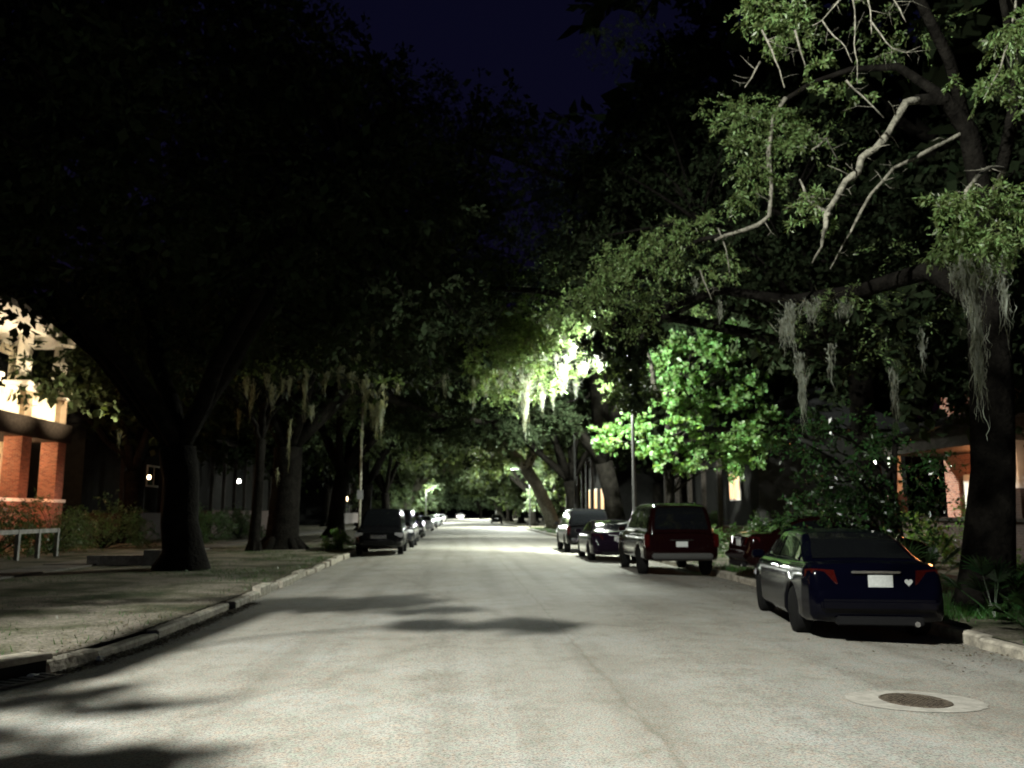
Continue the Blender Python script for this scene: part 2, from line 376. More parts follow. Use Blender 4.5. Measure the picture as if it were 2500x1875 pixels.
def moss_mesh(name, hangs, parent, seed=3, mat_=None, **k):
    """hangs: (x,y,z_top,length,width,strands): each a matted clump of its own, hanging straight down and tapering"""
    rs = np.random.RandomState(seed)
    for (x, y, z, ln, wd, ns) in hangs:
        seg = 14; ns = int(ns*2.2); t = np.linspace(0, 1, seg)[None,:]
        a = rs.uniform(0, 6.28, (ns,1)); q = np.sqrt(rs.uniform(0, 1, (ns,1))); far = rs.uniform(size=(ns,1)) < .28
        r0 = np.where(far, wd*rs.uniform(.5,1.5,(ns,1)), wd*.38*q)
        l = ln*(1-.7*q*rs.uniform(.4,1,(ns,1)))*rs.uniform(.35,1,(ns,1))*np.where(far, rs.uniform(.15,.7,(ns,1)), 1); z0 = z - ln*.35*rs.uniform(0,1,(ns,1))**2 + rs.uniform(-.05,.12,(ns,1))
        wob = lambda: np.cumsum(rs.normal(size=(ns,seg)), axis=1)*.011 + .02*np.sin(t*rs.uniform(6,22,(ns,1))*np.maximum(l,.4)+a)
        cx = x + r0*np.cos(a)*(1-.7*t) + wob(); cy = y + r0*np.sin(a)*(1-.7*t) + wob(); cz = z0 - l*t
        w = (.005+.009*rs.uniform(size=(ns,1)))*(1-t*.8)*rs.uniform(.4,1.7,(ns,seg)); b_ = rs.uniform(0,3.14,(ns,1)) + t*3
        V = np.empty((ns,seg,2,3)); V[...,0,0] = cx-w*np.cos(b_); V[...,0,1] = cy-w*np.sin(b_); V[...,0,2] = cz
        V[...,1,0] = cx+w*np.cos(b_); V[...,1,1] = cy+w*np.sin(b_); V[...,1,2] = cz
        i = (np.arange(ns)[:,None]*seg*2 + np.arange(seg-1)[None,:]*2).ravel()
        fastmesh(name, V.reshape(-1,3), np.stack([i,i+1,i+3,i+2],axis=1), mat_ or M_moss, parent, **k)

def bez(a, b_, c_, n=7):
    a, b_, c_ = Vector(a), Vector(b_), Vector(c_)
    return [a*(1-t)**2 + b_*2*t*(1-t) + c_*t*t for t in [i/(n-1) for i in range(n)]]
def wobble(pts, amt, rg):
    return [p if i == 0 else p + Vector((rg.uniform(-amt,amt), rg.uniform(-amt,amt), rg.uniform(-amt,amt))) for i, p in enumerate(pts)]

def oak(loc, seed, trunk_r=.5, fork=3.2, lean=(0,0), crown_c=(0,0,9.5), crown_r=(8,8,5), nclump=80, nleaf=240, size=.16, leaf=None, bark=None,
        moss=0, label='', group=None, cr=1.5, name='oak_tree', hollow=.35, clip=None, cat='tree', inner=0):
    """trunk with flared foot, main limbs, branches to every leaf clump, crown, moss"""
    rg = random.Random(seed); leaf = leaf or M_shadeleaf; bark = bark or M_shadebark
    root = empty(name, loc, label=label, cat=cat, group=group)
    b = MB(); top = Vector((lean[0], lean[1], fork))
    pts = [Vector((0,0,-.2)), Vector((0,0,.12)), Vector((lean[0]*.08,lean[1]*.08,.5)), Vector((lean[0]*.3,lean[1]*.3,fork*.4)), Vector((lean[0]*.6,lean[1]*.6,fork*.72)), top]
    b.tube(wobble(pts, .04, rg), [trunk_r*1.75, trunk_r*1.5, trunk_r*1.15, trunk_r, trunk_r*.95, trunk_r*1.0], 18, wob=.07, rng=rg)
    for _ in range(6):   # root flare
        a = rg.uniform(0, 6.28); d = Vector((math.cos(a), math.sin(a), 0))
        b.tube([d*trunk_r*.7+Vector((0,0,.55)), d*trunk_r*1.4+Vector((0,0,.12)), d*trunk_r*2.1+Vector((0,0,-.12))], [trunk_r*.4, trunk_r*.34, trunk_r*.12], 8)
    cl = []; cc = Vector(crown_c); k = 0
    while len(cl) < nclump and k < nclump*40:
        k += 1
        p = Vector((rg.uniform(-1,1), rg.uniform(-1,1), rg.uniform(-.55,1)))
        if p.length > 1 or p.length < hollow: continue
        q = cc + Vector((p.x*crown_r[0], p.y*crown_r[1], p.z*crown_r[2] - .12*crown_r[2]*(p.x*p.x+p.y*p.y)))
        w = q + Vector(loc)
        if clip and not clip(w): continue
        cl.append(q)
    nl = 7; limbs = []
    for i in range(nl):
        a = 6.283*i/nl + rg.uniform(-.3,.3); d = Vector((math.cos(a)*crown_r[0]*.72, math.sin(a)*crown_r[1]*.72, 0))
        end = cc + d + Vector((0,0,rg.uniform(-.25,.35)*crown_r[2])); mid = (top+end)/2 + Vector((0,0,rg.uniform(.3,1.6)))
        lp = wobble(bez(top, mid, end, 9), .16, rg); limbs.append(lp)
        b.tube(lp, [trunk_r*(.55-.047*j) for j in range(9)], 9, wob=.06, rng=rg)
    for q in cl:
        best = min((p for lp in limbs for p in lp[2:]), key=lambda p: (p-q).length)
        m_ = (best+q)/2 + Vector((rg.uniform(-.3,.3), rg.uniform(-.3,.3), rg.uniform(0,.5)))
        b.tube(bez(best, m_, q, 5), [.07,.055,.04,.03,.015], 5, cap=False)
    b.build('trunk', bark, root, smooth=True)
    lc = []
    for q in cl:
        r_ = cr*rg.uniform(.7,1.3); lc.append((q.x,q.y,q.z, r_, r_, r_*.62, nleaf*rg.uniform(.6,1.4)))
    leaves_mesh('crown', lc, leaf, root, size=size, seed=seed)
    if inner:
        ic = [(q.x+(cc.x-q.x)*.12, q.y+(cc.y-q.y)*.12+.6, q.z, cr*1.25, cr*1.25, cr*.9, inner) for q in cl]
        leaves_mesh('inner_crown', ic, M_shadeleaf, root, size=size*1.7, aspect=.6, seed=seed+50, per=10)
    if moss:
        hs = []; low = sorted(cl, key=lambda p: p.z)[:max(6, int(len(cl)*.55))]
        for i in range(moss):
            q = rg.choice(low); ln = rg.uniform(.6, 2.2)
            hs.append((q.x+rg.uniform(-.8,.8), q.y+rg.uniform(-.8,.8), q.z-.3, ln, rg.uniform(.12,.35), rg.randint(10,26)))
        moss_mesh('hanging_moss', hs, root, seed=seed+9)
    return root
def copy_tree(o, loc, rz, sc, label=None, group=None):
    def cp(x, parent):
        c_ = x.copy(); C.objects.link(c_); c_.parent = parent
        for ch in [q for q in ALLC(x)]: cp(ch, c_)
        return c_
    c_ = cp(o, None); c_.location = loc; c_.rotation_euler = (0,0,rz); c_.scale = sc if hasattr(sc, '__len__') else (sc,)*3
    if label: c_['label'] = label
    if group: c_['group'] = group
    elif 'group' in c_: del c_['group']
    return c_
def ALLC(x): return [q for q in list(C.objects) if q.parent == x]

# ---- the big oak on the near right, its limbs reaching over the street
def near_oak():
    rg = random.Random(77); base = Vector((8.75, 14, 0)); inv = lambda p: Vector(p) - base
    root = empty('live_oak', base, label='near live oak with pale bare limbs arching over the navy sedan', cat='tree')
    b = MB(); pb = 0
    top = inv(at(990, 300, 14))
    b.tube(wobble([Vector((0,0,-.2)), Vector((0,0,.15)), Vector((.03,0,.6)), inv(at(994,470,14)), inv(at(990,380,14)), top], .03, rg), [.62,.52,.40,.34,.33,.34], 18, wob=.07, rng=rg)
    def limb(px, rad, n=10, m=pb, wob=.05):
        pts = [inv(at(*p)) for p in px]
        if m is b: b.tube(wobble(pts, wob*.4, rg), rad, n, wob=.08, rng=rg)
        else:
            q = MB(); wp = wobble(pts, wob*.4, rg); fine = [wp[0]]
            for p0_, p1_ in zip(wp, wp[1:]): fine += [(p0_+p1_)/2 + Vector((rg.uniform(-1,1),rg.uniform(-1,1),rg.uniform(-1,1)))*.012, p1_]
            q.tube(fine, [float(np.interp(i/2, range(len(rad)), rad))*rg.uniform(.84,1.18) for i in range(len(fine))], n, wob=.12, rng=rg)
            for _ in range(int(len(pts)*1.2)):
                i = rg.randrange(1, len(fine)-1); o_ = fine[i]; d = Vector((rg.gauss(0,1),rg.gauss(0,1),rg.gauss(-.2,.8))).normalized()*rg.uniform(.12,.5)
                r_ = max(.003, min(.012, rad[min(len(rad)-1, i//2)]*.3)); m1 = o_+d*.5+Vector((0,0,rg.uniform(-.05,.08)))
                q.tube([o_, m1, o_+d], [r_, r_*.7, r_*.25], 4)
                if rg.random() < .6: q.tube([m1, m1+d.cross(Vector((rg.gauss(0,1),rg.gauss(0,1),rg.gauss(0,1)))).normalized()*rg.uniform(.08,.25)], [r_*.6, r_*.2], 4)
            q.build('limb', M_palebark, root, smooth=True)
    limb([(990,305,14),(985,215,13.9),(968,130,13.7),(945,98,13.5),(918,100,13.3)], [.22,.19,.16,.12,.09], 12, b)
    limb([(918,100,13.3),(905,104,13.25),(897,118,13.2),(887,134,13.2),(873,150,13.1),(863,158,13.1),(857,172,13),(847,183,13),(838,196,12.9),(827,213,12.85),(826,226,12.8),(822,238,12.8),(823,248,12.75),(813,262,12.7)], [.06,.06,.06,.06,.062,.06,.057,.054,.05,.044,.038,.03,.022,.01], 9, wob=.09)
    limb([(968,130,13.7),(925,150,13.9),(893,171,14),(872,196,14),(856,222,14),(846,240,14),(829,268,14)], [.036,.034,.03,.026,.022,.016,.008], 7, wob=.14)
    limb([(828,215,12.8),(818,207,13.3),(806,195,13.6),(800,180,13.8)], [.05,.04,.03,.015], 6)
    limb([(945,98,13.5),(900,66,14.5),(850,70,15.2),(812,84,15.4),(786,98,15.4)], [.10,.08,.06,.05,.045], 8, b)
    limb([(786,98,15.4),(774,118,15.5),(769,150,15.5),(771,185,15.5),(768,215,15.5),(757,226,15.6),(735,233,15.8),(715,240,16)], [.045,.04,.042,.045,.045,.04,.034,.028,.012], 8, wob=.08)
    limb([(735,233,15.8),(700,240,17),(660,262,18.5),(620,290,20),(588,305,21),(570,330,21.5)], [.05,.06,.06,.055,.04,.02], 7, b)
    limb([(990,305,14),(930,270,15),(860,290,17),(790,300,19),(720,290,20),(660,310,21.5),(640,330,22),(605,322,22.5),(588,300,23)], [.22,.18,.15,.13,.11,.09,.07,.05,.03], 9, b)
    limb([(985,215,13.9),(1002,170,12.2),(990,168,11.6),(978,178,11.3),(966,190,11.2),(962,215,11.2)], [.08,.05,.035,.035,.03,.012], 7)
    limb([(1002,170,12.2),(1015,100,12),(1010,40,11.5),(1000,-20,11)], [.10,.08,.06,.04], 7, b)
    limb([(968,130,13.7),(950,60,13.5),(920,0,13),(860,-40,13),(760,-60,14),(680,-40,17),(640,20,19)], [.11,.10,.09,.08,.07,.05,.03], 8, b)
    # bare twigs against the dark
    for tw in ([(850,-12,10),(836,4,10),(822,20,10),(812,26,10)], [(822,20,10),(834,36,10),(846,47,10),(852,62,10)],
               [(846,-12,10),(853,0,10),(855,22,10),(854,44,10),(858,62,10),(857,84,10)], [(866,-10,10),(870,10,10),(871,34,10)],
               [(870,20,10),(880,34,10),(892,48,10),(906,53,10),(920,46,10)], [(890,-8,10),(900,10,10),(906,22,10)],
               [(762,30,12),(772,50,12),(780,70,12),(784,88,12)], [(795,30,12),(800,50,12),(806,66,12)],
               [(760,62,12),(752,78,12),(745,88,12)], [(846,80,12),(862,96,12),(884,118,12)],
               [(700,270,17),(708,290,17),(712,300,17)], [(718,228,16),(726,250,16),(730,272,16)],
               [(812,150,13.5),(826,138,13.5),(838,160,13.5)], [(1010,40,11),(1000,70,11),(985,95,11)], [(1016,0,11),(1012,20,11),(1018,60,11)]):
        r0 = .009 if tw[0][2] < 11 else .012
        limb(tw, [r0*1.5*(1-.55*i/(len(tw)-1)) for i in range(len(tw))], 5, wob=.02)
    
    b.build('trunk', M_shadebark, root, smooth=True)
    C1 = []
    def cl(px, py, Y, r, n, rz=.7):
        p = inv(at(px, py, Y)); C1.append((p.x,p.y,p.z, r, r*1.15, r*rz, n))
    for a in [(735,112,15.3,.55,650),(760,112,15.6,.6,750),(790,118,15.4,.6,700),(742,140,15.2,.5,520),(772,145,15.6,.6,650),(803,140,15.2,.5,480),(750,170,15.5,.5,520),(776,178,15.7,.45,430),
              (738,200,15.8,.4,330),(752,196,16,.35,260),(815,196,13.2,.4,330),(806,216,13,.3,220),(832,222,13,.25,120),
              (700,225,17,.55,560),(676,232,17.5,.6,650),(650,240,18,.6,700),(625,252,18.5,.65,760),(604,268,19,.65,760),(640,270,18.6,.6,600),(672,262,18,.6,520),
              (590,288,20,.7,760),(616,296,20,.7,760),(650,298,20,.7,560),(574,306,21,.7,700),(600,322,21.5,.7,660),(640,326,21,.7,460),(556,318,22,.7,500),
              (724,252,16.5,.4,260),(712,276,17,.4,220),(735,270,16.5,.3,150),
              (752,6,12.5,.45,520),(772,18,12.4,.42,460),(792,8,12.5,.42,420),(778,42,12.4,.3,260),(800,34,12.4,.3,200),
              (823,62,12.2,.26,200),(820,84,12.3,.22,150),(842,92,13,.3,160),(866,92,13.5,.3,130),
              (598,36,21,.8,420),(622,42,21,.8,420),(645,22,20,.9,460),(720,110,17,.7,300),(835,120,15,.7,220),(880,60,15,.7,240),(900,30,15,.7,260),(930,30,14,.6,260),(870,20,16,.9,300),(820,20,17,1,320),
              (950,205,11.2,.42,520),(975,200,11.1,.45,620),(1000,205,11.2,.5,720),(960,232,11.1,.4,500),(985,238,11,.42,560),(1012,240,11,.42,560),(940,250,11.2,.28,240),(1000,262,11,.3,260),(968,262,11.2,.28,240),
              (1005,40,11,.4,420),(1020,20,10.8,.4,420),(1015,72,11,.35,360),(992,88,11,.3,220),(975,95,11.3,.22,130),(1020,100,11,.28,220),(960,80,12,.3,90),
              (800,310,18.5,.7,260),(840,300,17.5,.7,240),(880,300,16.5,.7,220),(905,240,17,1.1,160),(940,320,17,1.1,160),(890,340,17,1,200),(850,160,18,1.3,150)]:
        cl(*a)
    # unseen boughs above the picture, added to shade the right trunk, verge and kerb
    for k in range(46): C1.append((rg.uniform(-.35,.8)-base.x, rg.uniform(5.8,7.4)-base.y, rg.uniform(7.5,8.5), .3,.3,.2, 100))
    for k in range(16): C1.append((rg.uniform(-.5,0)-base.x, rg.uniform(4.7,5.5)-base.y, rg.uniform(7.55,7.9), .26,.26,.16, 100))
    for pts, rad in (([(9.6,12.2,8.6),(8,10,9.4),(4,7.2,9.3),(.9,6.8,8.6),(-.2,6.4,8.1)], [.15,.12,.08,.04,.015]), ([(4,7.2,9.3),(1.5,5.8,8.5),(-.3,5.1,7.8)], [.06,.04,.012])):
        MB().tube(wobble([Vector(p)-base for p in pts], .05, rg), rad, 8, wob=.1, rng=rg).build('limb', M_shadebark, root, smooth=True)
    leaves_mesh('crown', C1, M_oakleaf, root, size=.092, aspect=.32, seed=42, droop=.7)
    hs = []
    def h(px, py, Y, py2, w, ns):
        p, q = inv(at(px,py,Y)), inv(at(px,py2,Y)); hs.append((p.x,p.y,p.z, (p.z-q.z)*1.1, w, ns))
    for a in [(964,262,11,325,.22,34),(972,280,11,420,.14,52),(975,330,11,425,.12,34),(1001,262,11,345,.10,36),(985,262,11,300,.14,18),(955,268,11.1,300,.2,20),
              (790,305,17,360,.35,40),(800,355,17,440,.16,40),(783,320,17.3,352,.3,30),(830,345,17,390,.1,12),(893,370,16,440,.1,14),(812,300,17.5,330,.6,40),(845,300,17.5,322,.6,30),
              (720,300,17,330,.1,10),(696,280,17,300,.12,10),(920,330,16,380,.1,8)]: h(*a)
    moss_mesh('hanging_moss', hs, root, seed=4)
near_oak()

# ---- tree over the lamp: bright sprays above the street, moss below
def lamp_oak():
    rg = random.Random(31); base = Vector((8.8, 47, 0)); inv = lambda p: Vector(p) - base
    root = empty('live_oak', base, label='live oak whose brightly lit sprays and white moss hang over mid street', cat='tree')
    b = MB()
    b.tube(wobble([Vector((0,0,-.2)),Vector((0,0,.2)),Vector((-.1,0,1)),Vector((-.3,0,2.6)),Vector((-.8,-.2,4.4))],.04,rg),[.8,.7,.52,.46,.5],16,wob=.06,rng=rg)
    def limb(px, rad):
        b.tube(wobble([inv(at(*p)) for p in px], .06, rg), rad, 8, wob=.08, rng=rg)
    f = base + Vector((-.8,-.2,4.4))
    def to(px): 
        b.tube(wobble([Vector((-.8,-.2,4.4))]+[inv(at(*p)) for p in px], .06, rg), [.40,.30,.24,.18,.13,.08,.03][:len(px)+1], 8, wob=.08, rng=rg)
    to([(600,380,45),(575,345,42),(545,322,40),(518,310,39),(500,318,38)]); to([(590,340,44),(560,330,41),(530,352,39),(505,345,38),(470,345,38)])
    to([(600,300,46),(580,240,44),(600,200,42),(640,180,40)]); to([(560,410,46),(500,425,45),(450,430,45),(420,432,45)]); to([(640,330,48),(680,250,48),(700,200,48)])
    b.build('trunk', M_shadebark, root, smooth=True)
    C1 = []
    for i in range(210):
        px = rg.gauss(530, 44); py = 338 + rg.gauss(0, 30) - (px-548)*.25
        if px < 462 or px > 612 or py > 405: continue
        p = inv(at(px, py, rg.uniform(35.8, 40.5)))
        if (p + base - Vector((6.2,35.3,8.2))).length < 2.9: continue
        r_ = rg.uniform(.5,.9); C1.append((p.x,p.y,p.z,r_,r_,r_*.7,rg.uniform(170,360)))
    for i in range(70):   # dark upper canopy
        px = rg.uniform(540, 720); py = rg.uniform(120, 320); Y = rg.uniform(41, 50)
        if px < 612 and py < 135 + (612-px)*.2: continue
        p = inv(at(px, py, Y)); r_ = rg.uniform(.9,1.6); C1.append((p.x,p.y,p.z,r_,r_,r_*.7,300))
    leaves_mesh('crown', C1, M_oakleaf, root, size=.13, seed=8)
    hs = []
    def h(px, py, Y, py2, w, ns):
        p, q = inv(at(px,py,Y)), inv(at(px,py2,Y)); hs.append((p.x,p.y,p.z, (p.z-q.z)*1.1, w, ns))
    for a in [(525,385,38,436,.5,130),(524,375,38,412,.9,90),(542,385,38,414,.35,50),(553,382,40,410,.5,44),(562,380,40.5,398,.6,44),(575,380,41,403,.35,30),(445,375,38,402,.3,26),(474,378,38,412,.3,26),
              (486,375,38,400,.4,30),(500,380,38,398,.5,34),(470,340,38,362,.3,20),(510,370,38,398,.4,30)]: h(*a)
    for i in range(44):
        px = rg.uniform(488, 602); py = rg.uniform(318, 378); h(px, py, rg.uniform(37,40), py+rg.uniform(8,24), rg.uniform(.3,.7), 22)
    moss_mesh('hanging_moss', hs, root, seed=14)
lamp_oak()

# ---- bright maple behind the lamp pole
def maple():
    rg = random.Random(12); base = Vector((10.3, 41.2, 0)); inv = lambda p: Vector(p) - base
    root = empty('maple_tree', base, label='bright green broadleaf tree lit by the street lamp above the maroon vehicle', cat='tree')
    b = MB(); b.tube(wobble([Vector((0,0,-.2)),Vector((0,0,.3)),Vector((.05,0,1.6)),Vector((0,0,3)),Vector((-.1,0,5)),Vector((0,0,8))],.05,rg),[.26,.2,.17,.16,.12,.05],12,wob=.05,rng=rg)
    b.tube([inv(at(*p)) for p in [(660,400,38),(654,385,37.6),(652,368,37.4),(648,352,37.2)]],[.16,.14,.10,.05],8)
    C1 = []
    blobs = [(615,440,37,1.1),(640,438,37,1.1),(665,430,37,1.1),(650,455,37.4,1),(690,450,38,1.1),(630,425,37.3,.8),(670,400,37.4,1.2),(668,372,37.6,1.1),(690,380,38,1.3),(700,350,38.5,1.3),(716,335,39,1.1),
             (690,345,38.4,1.0),(725,360,39,1.3),(710,400,38,1.3),(735,395,39,1.3),(745,430,38.5,1.2),(725,440,38.2,1.2),(760,410,39.5,1.1),(700,425,38,1.0),(755,450,39,1.2),(730,465,39,1),(775,445,39.5,1),(690,470,38.4,.9),(760,375,40,1.1),
             (665,352,38,.8),(735,330,39.5,1),(770,345,40.5,1)]
    for px, py, Y, r_ in blobs:
        c_ = inv(at(px, py, Y+.8+(1.4 if Y > 36 else 0)))
        b.tube(bez(Vector((0,0,min(6.5, max(2, c_.z-1.5)))), (c_+Vector((0,0,c_.z)))/2, c_, 5), [.07,.06,.04,.03,.02], 5, cap=False)
        for j in range(3):
            q = c_ + Vector((rg.uniform(-.6,.6), rg.uniform(-.4,.9), rg.uniform(-.5,.5))); s_ = r_*rg.uniform(.5,.8); C1.append((q.x,q.y,q.z,s_*1.15,s_*1.15,s_*.75,190))
    b.build('trunk', M_shadebark, root, smooth=True)
    leaves_mesh('crown', C1, M_maple, root, size=.19, aspect=.8, seed=21, droop=.2, per=14)
maple()

# ---- left hand oaks
def gap(w):   # open sky between the two rows of crowns
    d = w - CAM; x = 512 + F_PX*d.dot(RT)/d.dot(FW); y = 384 - F_PX*d.dot(UP)/d.dot(FW)
    lim = float(np.interp(x, [250, 330, 375, 450, 490, 530, 580, 620, 680], [-400, -30, 50, 62, 92, 118, 130, 150, -100]))
    return (y > lim + 16 or x > 680) and not (-80 < x < 116 and 285 < y < 470)
oak((-7.6,24.5,.02), 101, .5, 3.4, (-.3,.2), (-1.2,-1.0,10.6), (10,8,7.2), 230, 260, .17, moss=8, inner=110, label='dark live oak with a flared foot nearest on the left verge', name='live_oak', clip=gap, cr=1.5)
oak((-13.5,13,.02), 102, .5, 3.6, (.2,.2), (-1,1,11.5), (9,9,6), 120, 260, .17, inner=110, label='black overhanging oak crown filling the upper left corner of the sky', name='live_oak', clip=gap)
def shadow_boughs():  # limbs and sprays out of view, shaped to cast the road shadows
    root = [o for o in C.objects if o.name.startswith('live_oak') and abs(o.location.y-13) < .1][0]
    base = root.location; rg = random.Random(15); I_ = lambda *p: Vector((p[0], p[1], p[2]+1.25)) - base
    def lb(pts, rad): MB().tube(wobble([I_(*p) for p in pts], .04, rg), rad, 9, wob=.1, rng=rg).build('limb', M_shadebark, root, smooth=True)  # added limbs out of view, for the road shadows
    lb([(-13.4,13,5),(-9.5,8,6.6),(-6,4.2,6.7),(-4.3,4.2,6.45),(-3.76,5.0,6.35),(-3.70,5.8,6.35),(-3.55,6.70,6.35),(-3.2,6.9,6.4),(-2.85,6.85,6.4)], [.3,.22,.17,.16,.16,.16,.15,.10,.04])
    lb([(-3.85,4.9,6.35),(-3.4,5.6,6.4),(-2.8,5.85,6.4),(-2.3,5.8,6.4)], [.025,.018,.012,.006]); lb([(-4.3,4.2,6.45),(-3.6,3.9,6.4),(-3.0,3.8,6.4)], [.08,.05,.02])
    C1 = []
    for x0, x1, y0, y1, n, r_ in ((-3.8,-2.85,6.5,7.05,34,.19),(-3.1,-2.6,6.2,6.4,3,.12),(-2.75,-2.1,5.55,5.9,8,.13),(-3.95,-3.10,3.70,3.93,24,.17),(-3.95,-3.6,3.95,4.15,6,.15),(-4.0,-3.3,4.3,4.6,4,.2),(-5.2,-4.2,5,7.5,8,.3)):
        for k in range(n): C1.append((rg.uniform(x0,x1)-base.x, rg.uniform(y0,y1)-base.y, 7.65-base.z+rg.uniform(-.06,.1), r_, r_*.6, r_*.4, 240))
    for k in range(60): C1.append((rg.uniform(-6.4,-3.9)-base.x, rg.uniform(6.2,7.6)-base.y, rg.uniform(8.4,10.0)-base.z, .4,.4,.3, 100))  # unseen wall of leaves added to keep the near lamp off the left oak
    lb([(-6,4.2,6.7),(-5.6,6.0,7.4),(-5.0,7.2,8.0)], [.1,.07,.03])
    leaves_mesh('shadow_spray', C1, M_oakleaf, root, size=.085, seed=66)
shadow_boughs()
oak((-7.6,38,.02), 103, .62, 4.4, (.1,.2), (.8,0,13.4), (10.5,8,9.5), 230, 240, .19, moss=10, inner=110, label='second thick-trunked oak on the left verge, grassy at its foot', name='live_oak', clip=gap, bark=M_shadebark)
def over_street(w):
    d = w - CAM; x = 512 + F_PX*d.dot(RT)/d.dot(FW); y = 384 - F_PX*d.dot(UP)/d.dot(FW)
    return gap(w) and (y < 285 or x > 800) and not (455 < x < 560 and y > 150) and x > 440
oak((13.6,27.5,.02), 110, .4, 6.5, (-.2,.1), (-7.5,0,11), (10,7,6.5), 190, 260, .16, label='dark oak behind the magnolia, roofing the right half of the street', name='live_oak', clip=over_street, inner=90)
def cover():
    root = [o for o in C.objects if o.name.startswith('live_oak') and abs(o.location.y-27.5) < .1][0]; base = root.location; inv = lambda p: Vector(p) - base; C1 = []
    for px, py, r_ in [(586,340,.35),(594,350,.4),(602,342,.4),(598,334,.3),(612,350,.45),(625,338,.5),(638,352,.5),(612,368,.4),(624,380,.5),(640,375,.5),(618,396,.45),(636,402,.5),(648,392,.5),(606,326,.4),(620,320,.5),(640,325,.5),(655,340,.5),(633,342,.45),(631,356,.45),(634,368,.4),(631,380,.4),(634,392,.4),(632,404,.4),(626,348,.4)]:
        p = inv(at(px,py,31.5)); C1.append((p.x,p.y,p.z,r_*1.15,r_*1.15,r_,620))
    b = MB(); b.tube([inv(at(*p)) for p in [(840,300,28),(760,285,29),(700,300,30),(655,325,31),(620,340,31.5),(592,344,31.5)]], [.17,.15,.12,.09,.05,.02], 8); b.tube([inv(at(*p)) for p in [(655,325,31),(640,360,31.4),(628,400,31.5)]], [.06,.04,.02], 6); b.build('limb', M_shadebark, root, smooth=True)
    b = MB(); b.tube(wobble([inv(at(*p)) for p in [(840,300,28),(780,262,30),(700,290,33),(640,315,35),(610,322,36),(590,318,36.5),(572,304,37),(556,296,37.4)]], .05, random.Random(3)), [.16,.14,.12,.11,.10,.08,.06,.03], 8); b.build('limb', M_shadebark, root, smooth=True)
    leaves_mesh('street_sprays', C1, M_shadeleaf, root, size=.13, seed=88)  # leaves before the lamp coloured dark to read as silhouettes
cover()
oak((-8.35,36.2,.02), 104, .2, 4.6, (.1,0), (-.2,.2,7), (2.6,2.6,2.2), 22, 190, .13, moss=6, label='slim trunked tree just left of the second thick oak', name='live_oak', cr=.9, clip=gap)
# moss curtains and low sprays that hang from the second oak
def left_hanging():
    root = [o for o in C.objects if o.name.startswith('live_oak') and abs(o.location.y-38) < .1][0]
    base = root.location; inv = lambda p: Vector(p) - base
    hs = []; rg = random.Random(6)
    def h(px, py, Y, py2, w, ns):
        p, q = inv(at(px,py,Y)), inv(at(px,py2,Y)); hs.append((p.x,p.y,p.z, (p.z-q.z)*1.1, w, ns))
    for a in [(382,385,34,440,.22,70),(377,405,34,442,.2,40),(247,378,33,402,.25,24),(283,375,33,398,.2,20),(290,378,33,400,.2,22),(306,370,33.5,420,.3,30),(325,370,34,396,.5,44),(340,366,34,392,.5,44),(352,372,34,400,.5,50),
              (366,375,34,415,.5,50),(372,390,34,425,.4,44),(356,352,34,372,.6,40),(364,318,34,342,.2,14),(372,322,34,352,.22,18),(348,340,34,365,.5,30),(398,384,34.5,400,.2,8),(190,415,30,440,.2,14),(330,345,34,375,.4,24),(268,372,33,392,.4,20),
              (362,430,36,470,.1,8),(290,420,33,470,.12,10),(120,430,30,455,.2,8),(278,470,33,490,.1,8)]: h(*a)
    moss_mesh('hanging_moss', hs, root, seed=33)
    C1 = []
    for px, py, Y, r_ in [(330,360,34.6,.8),(350,350,34.6,.9),(365,365,34.6,.8),(378,378,34.6,.6),(345,335,34.8,.9),(365,330,35,.8),(300,365,34,.8),(320,345,34.5,.9),(270,368,33.8,.8),(395,378,35,.4),(250,372,33.5,.6),(290,355,34,.9)]:
        p = inv(at(px,py,Y)); C1.append((p.x,p.y,p.z,r_,r_,r_*.6,230))
    leaves_mesh('low_sprays', C1, M_oakleaf, root, size=.13, seed=34)
    C1 = []
    for i in range(110):
        px = rg.uniform(392, 572); py = rg.uniform(392, 438) - max(0, (px-500))*.1; p = inv(at(px, py, rg.uniform(41.8, 46))); r_ = rg.uniform(.5,.95); C1.append((p.x,p.y,p.z,r_,r_,r_*.6,330))
    for i in range(150):   # high boughs closing the canopy over the street
        px = rg.uniform(425, 625); py = rg.uniform(60, 290)
        if py < float(np.interp(px, [425, 450, 490, 530, 580, 625], [62, 70, 96, 118, 130, 150])) + 14: continue
        p = inv(at(px, py, rg.uniform(41, 47))); r_ = rg.uniform(1.0,1.6); C1.append((p.x,p.y,p.z,r_,r_,r_*.7,300))
    leaves_mesh('low_boughs', C1, M_shadeleaf, root, size=.16, seed=35)  # shade-dark leaf colour makes these boughs a dark band
    MB().tube(wobble([inv(at(*p)) for p in [(300,400,38),(360,330,39),(430,260,42),(500,215,44),(560,190,45)]], .1, rg), [.3,.24,.18,.11,.04], 9, wob=.1, rng=rg).build('limb', M_shadebark, root, smooth=True)
    MB().tube(wobble([inv(at(*p)) for p in [(300,400,38),(345,385,39.5),(395,400,41.5),(440,418,43),(490,424,44),(545,412,44.5),(580,398,45)]], .08, rg), [.3,.26,.21,.17,.13,.09,.04], 9, wob=.1, rng=rg).build('limb', M_shadebark, root, smooth=True)
left_hanging()
oL = oak((-7.9,56,.02), 105, .5, 4, (.4,0), (1.5,0,12), (9.6,8,8.6), 170, 260, .24, leaf=M_far, moss=8, inner=30, label='third oak along the left verge, behind the parked cars', name='live_oak', clip=gap)
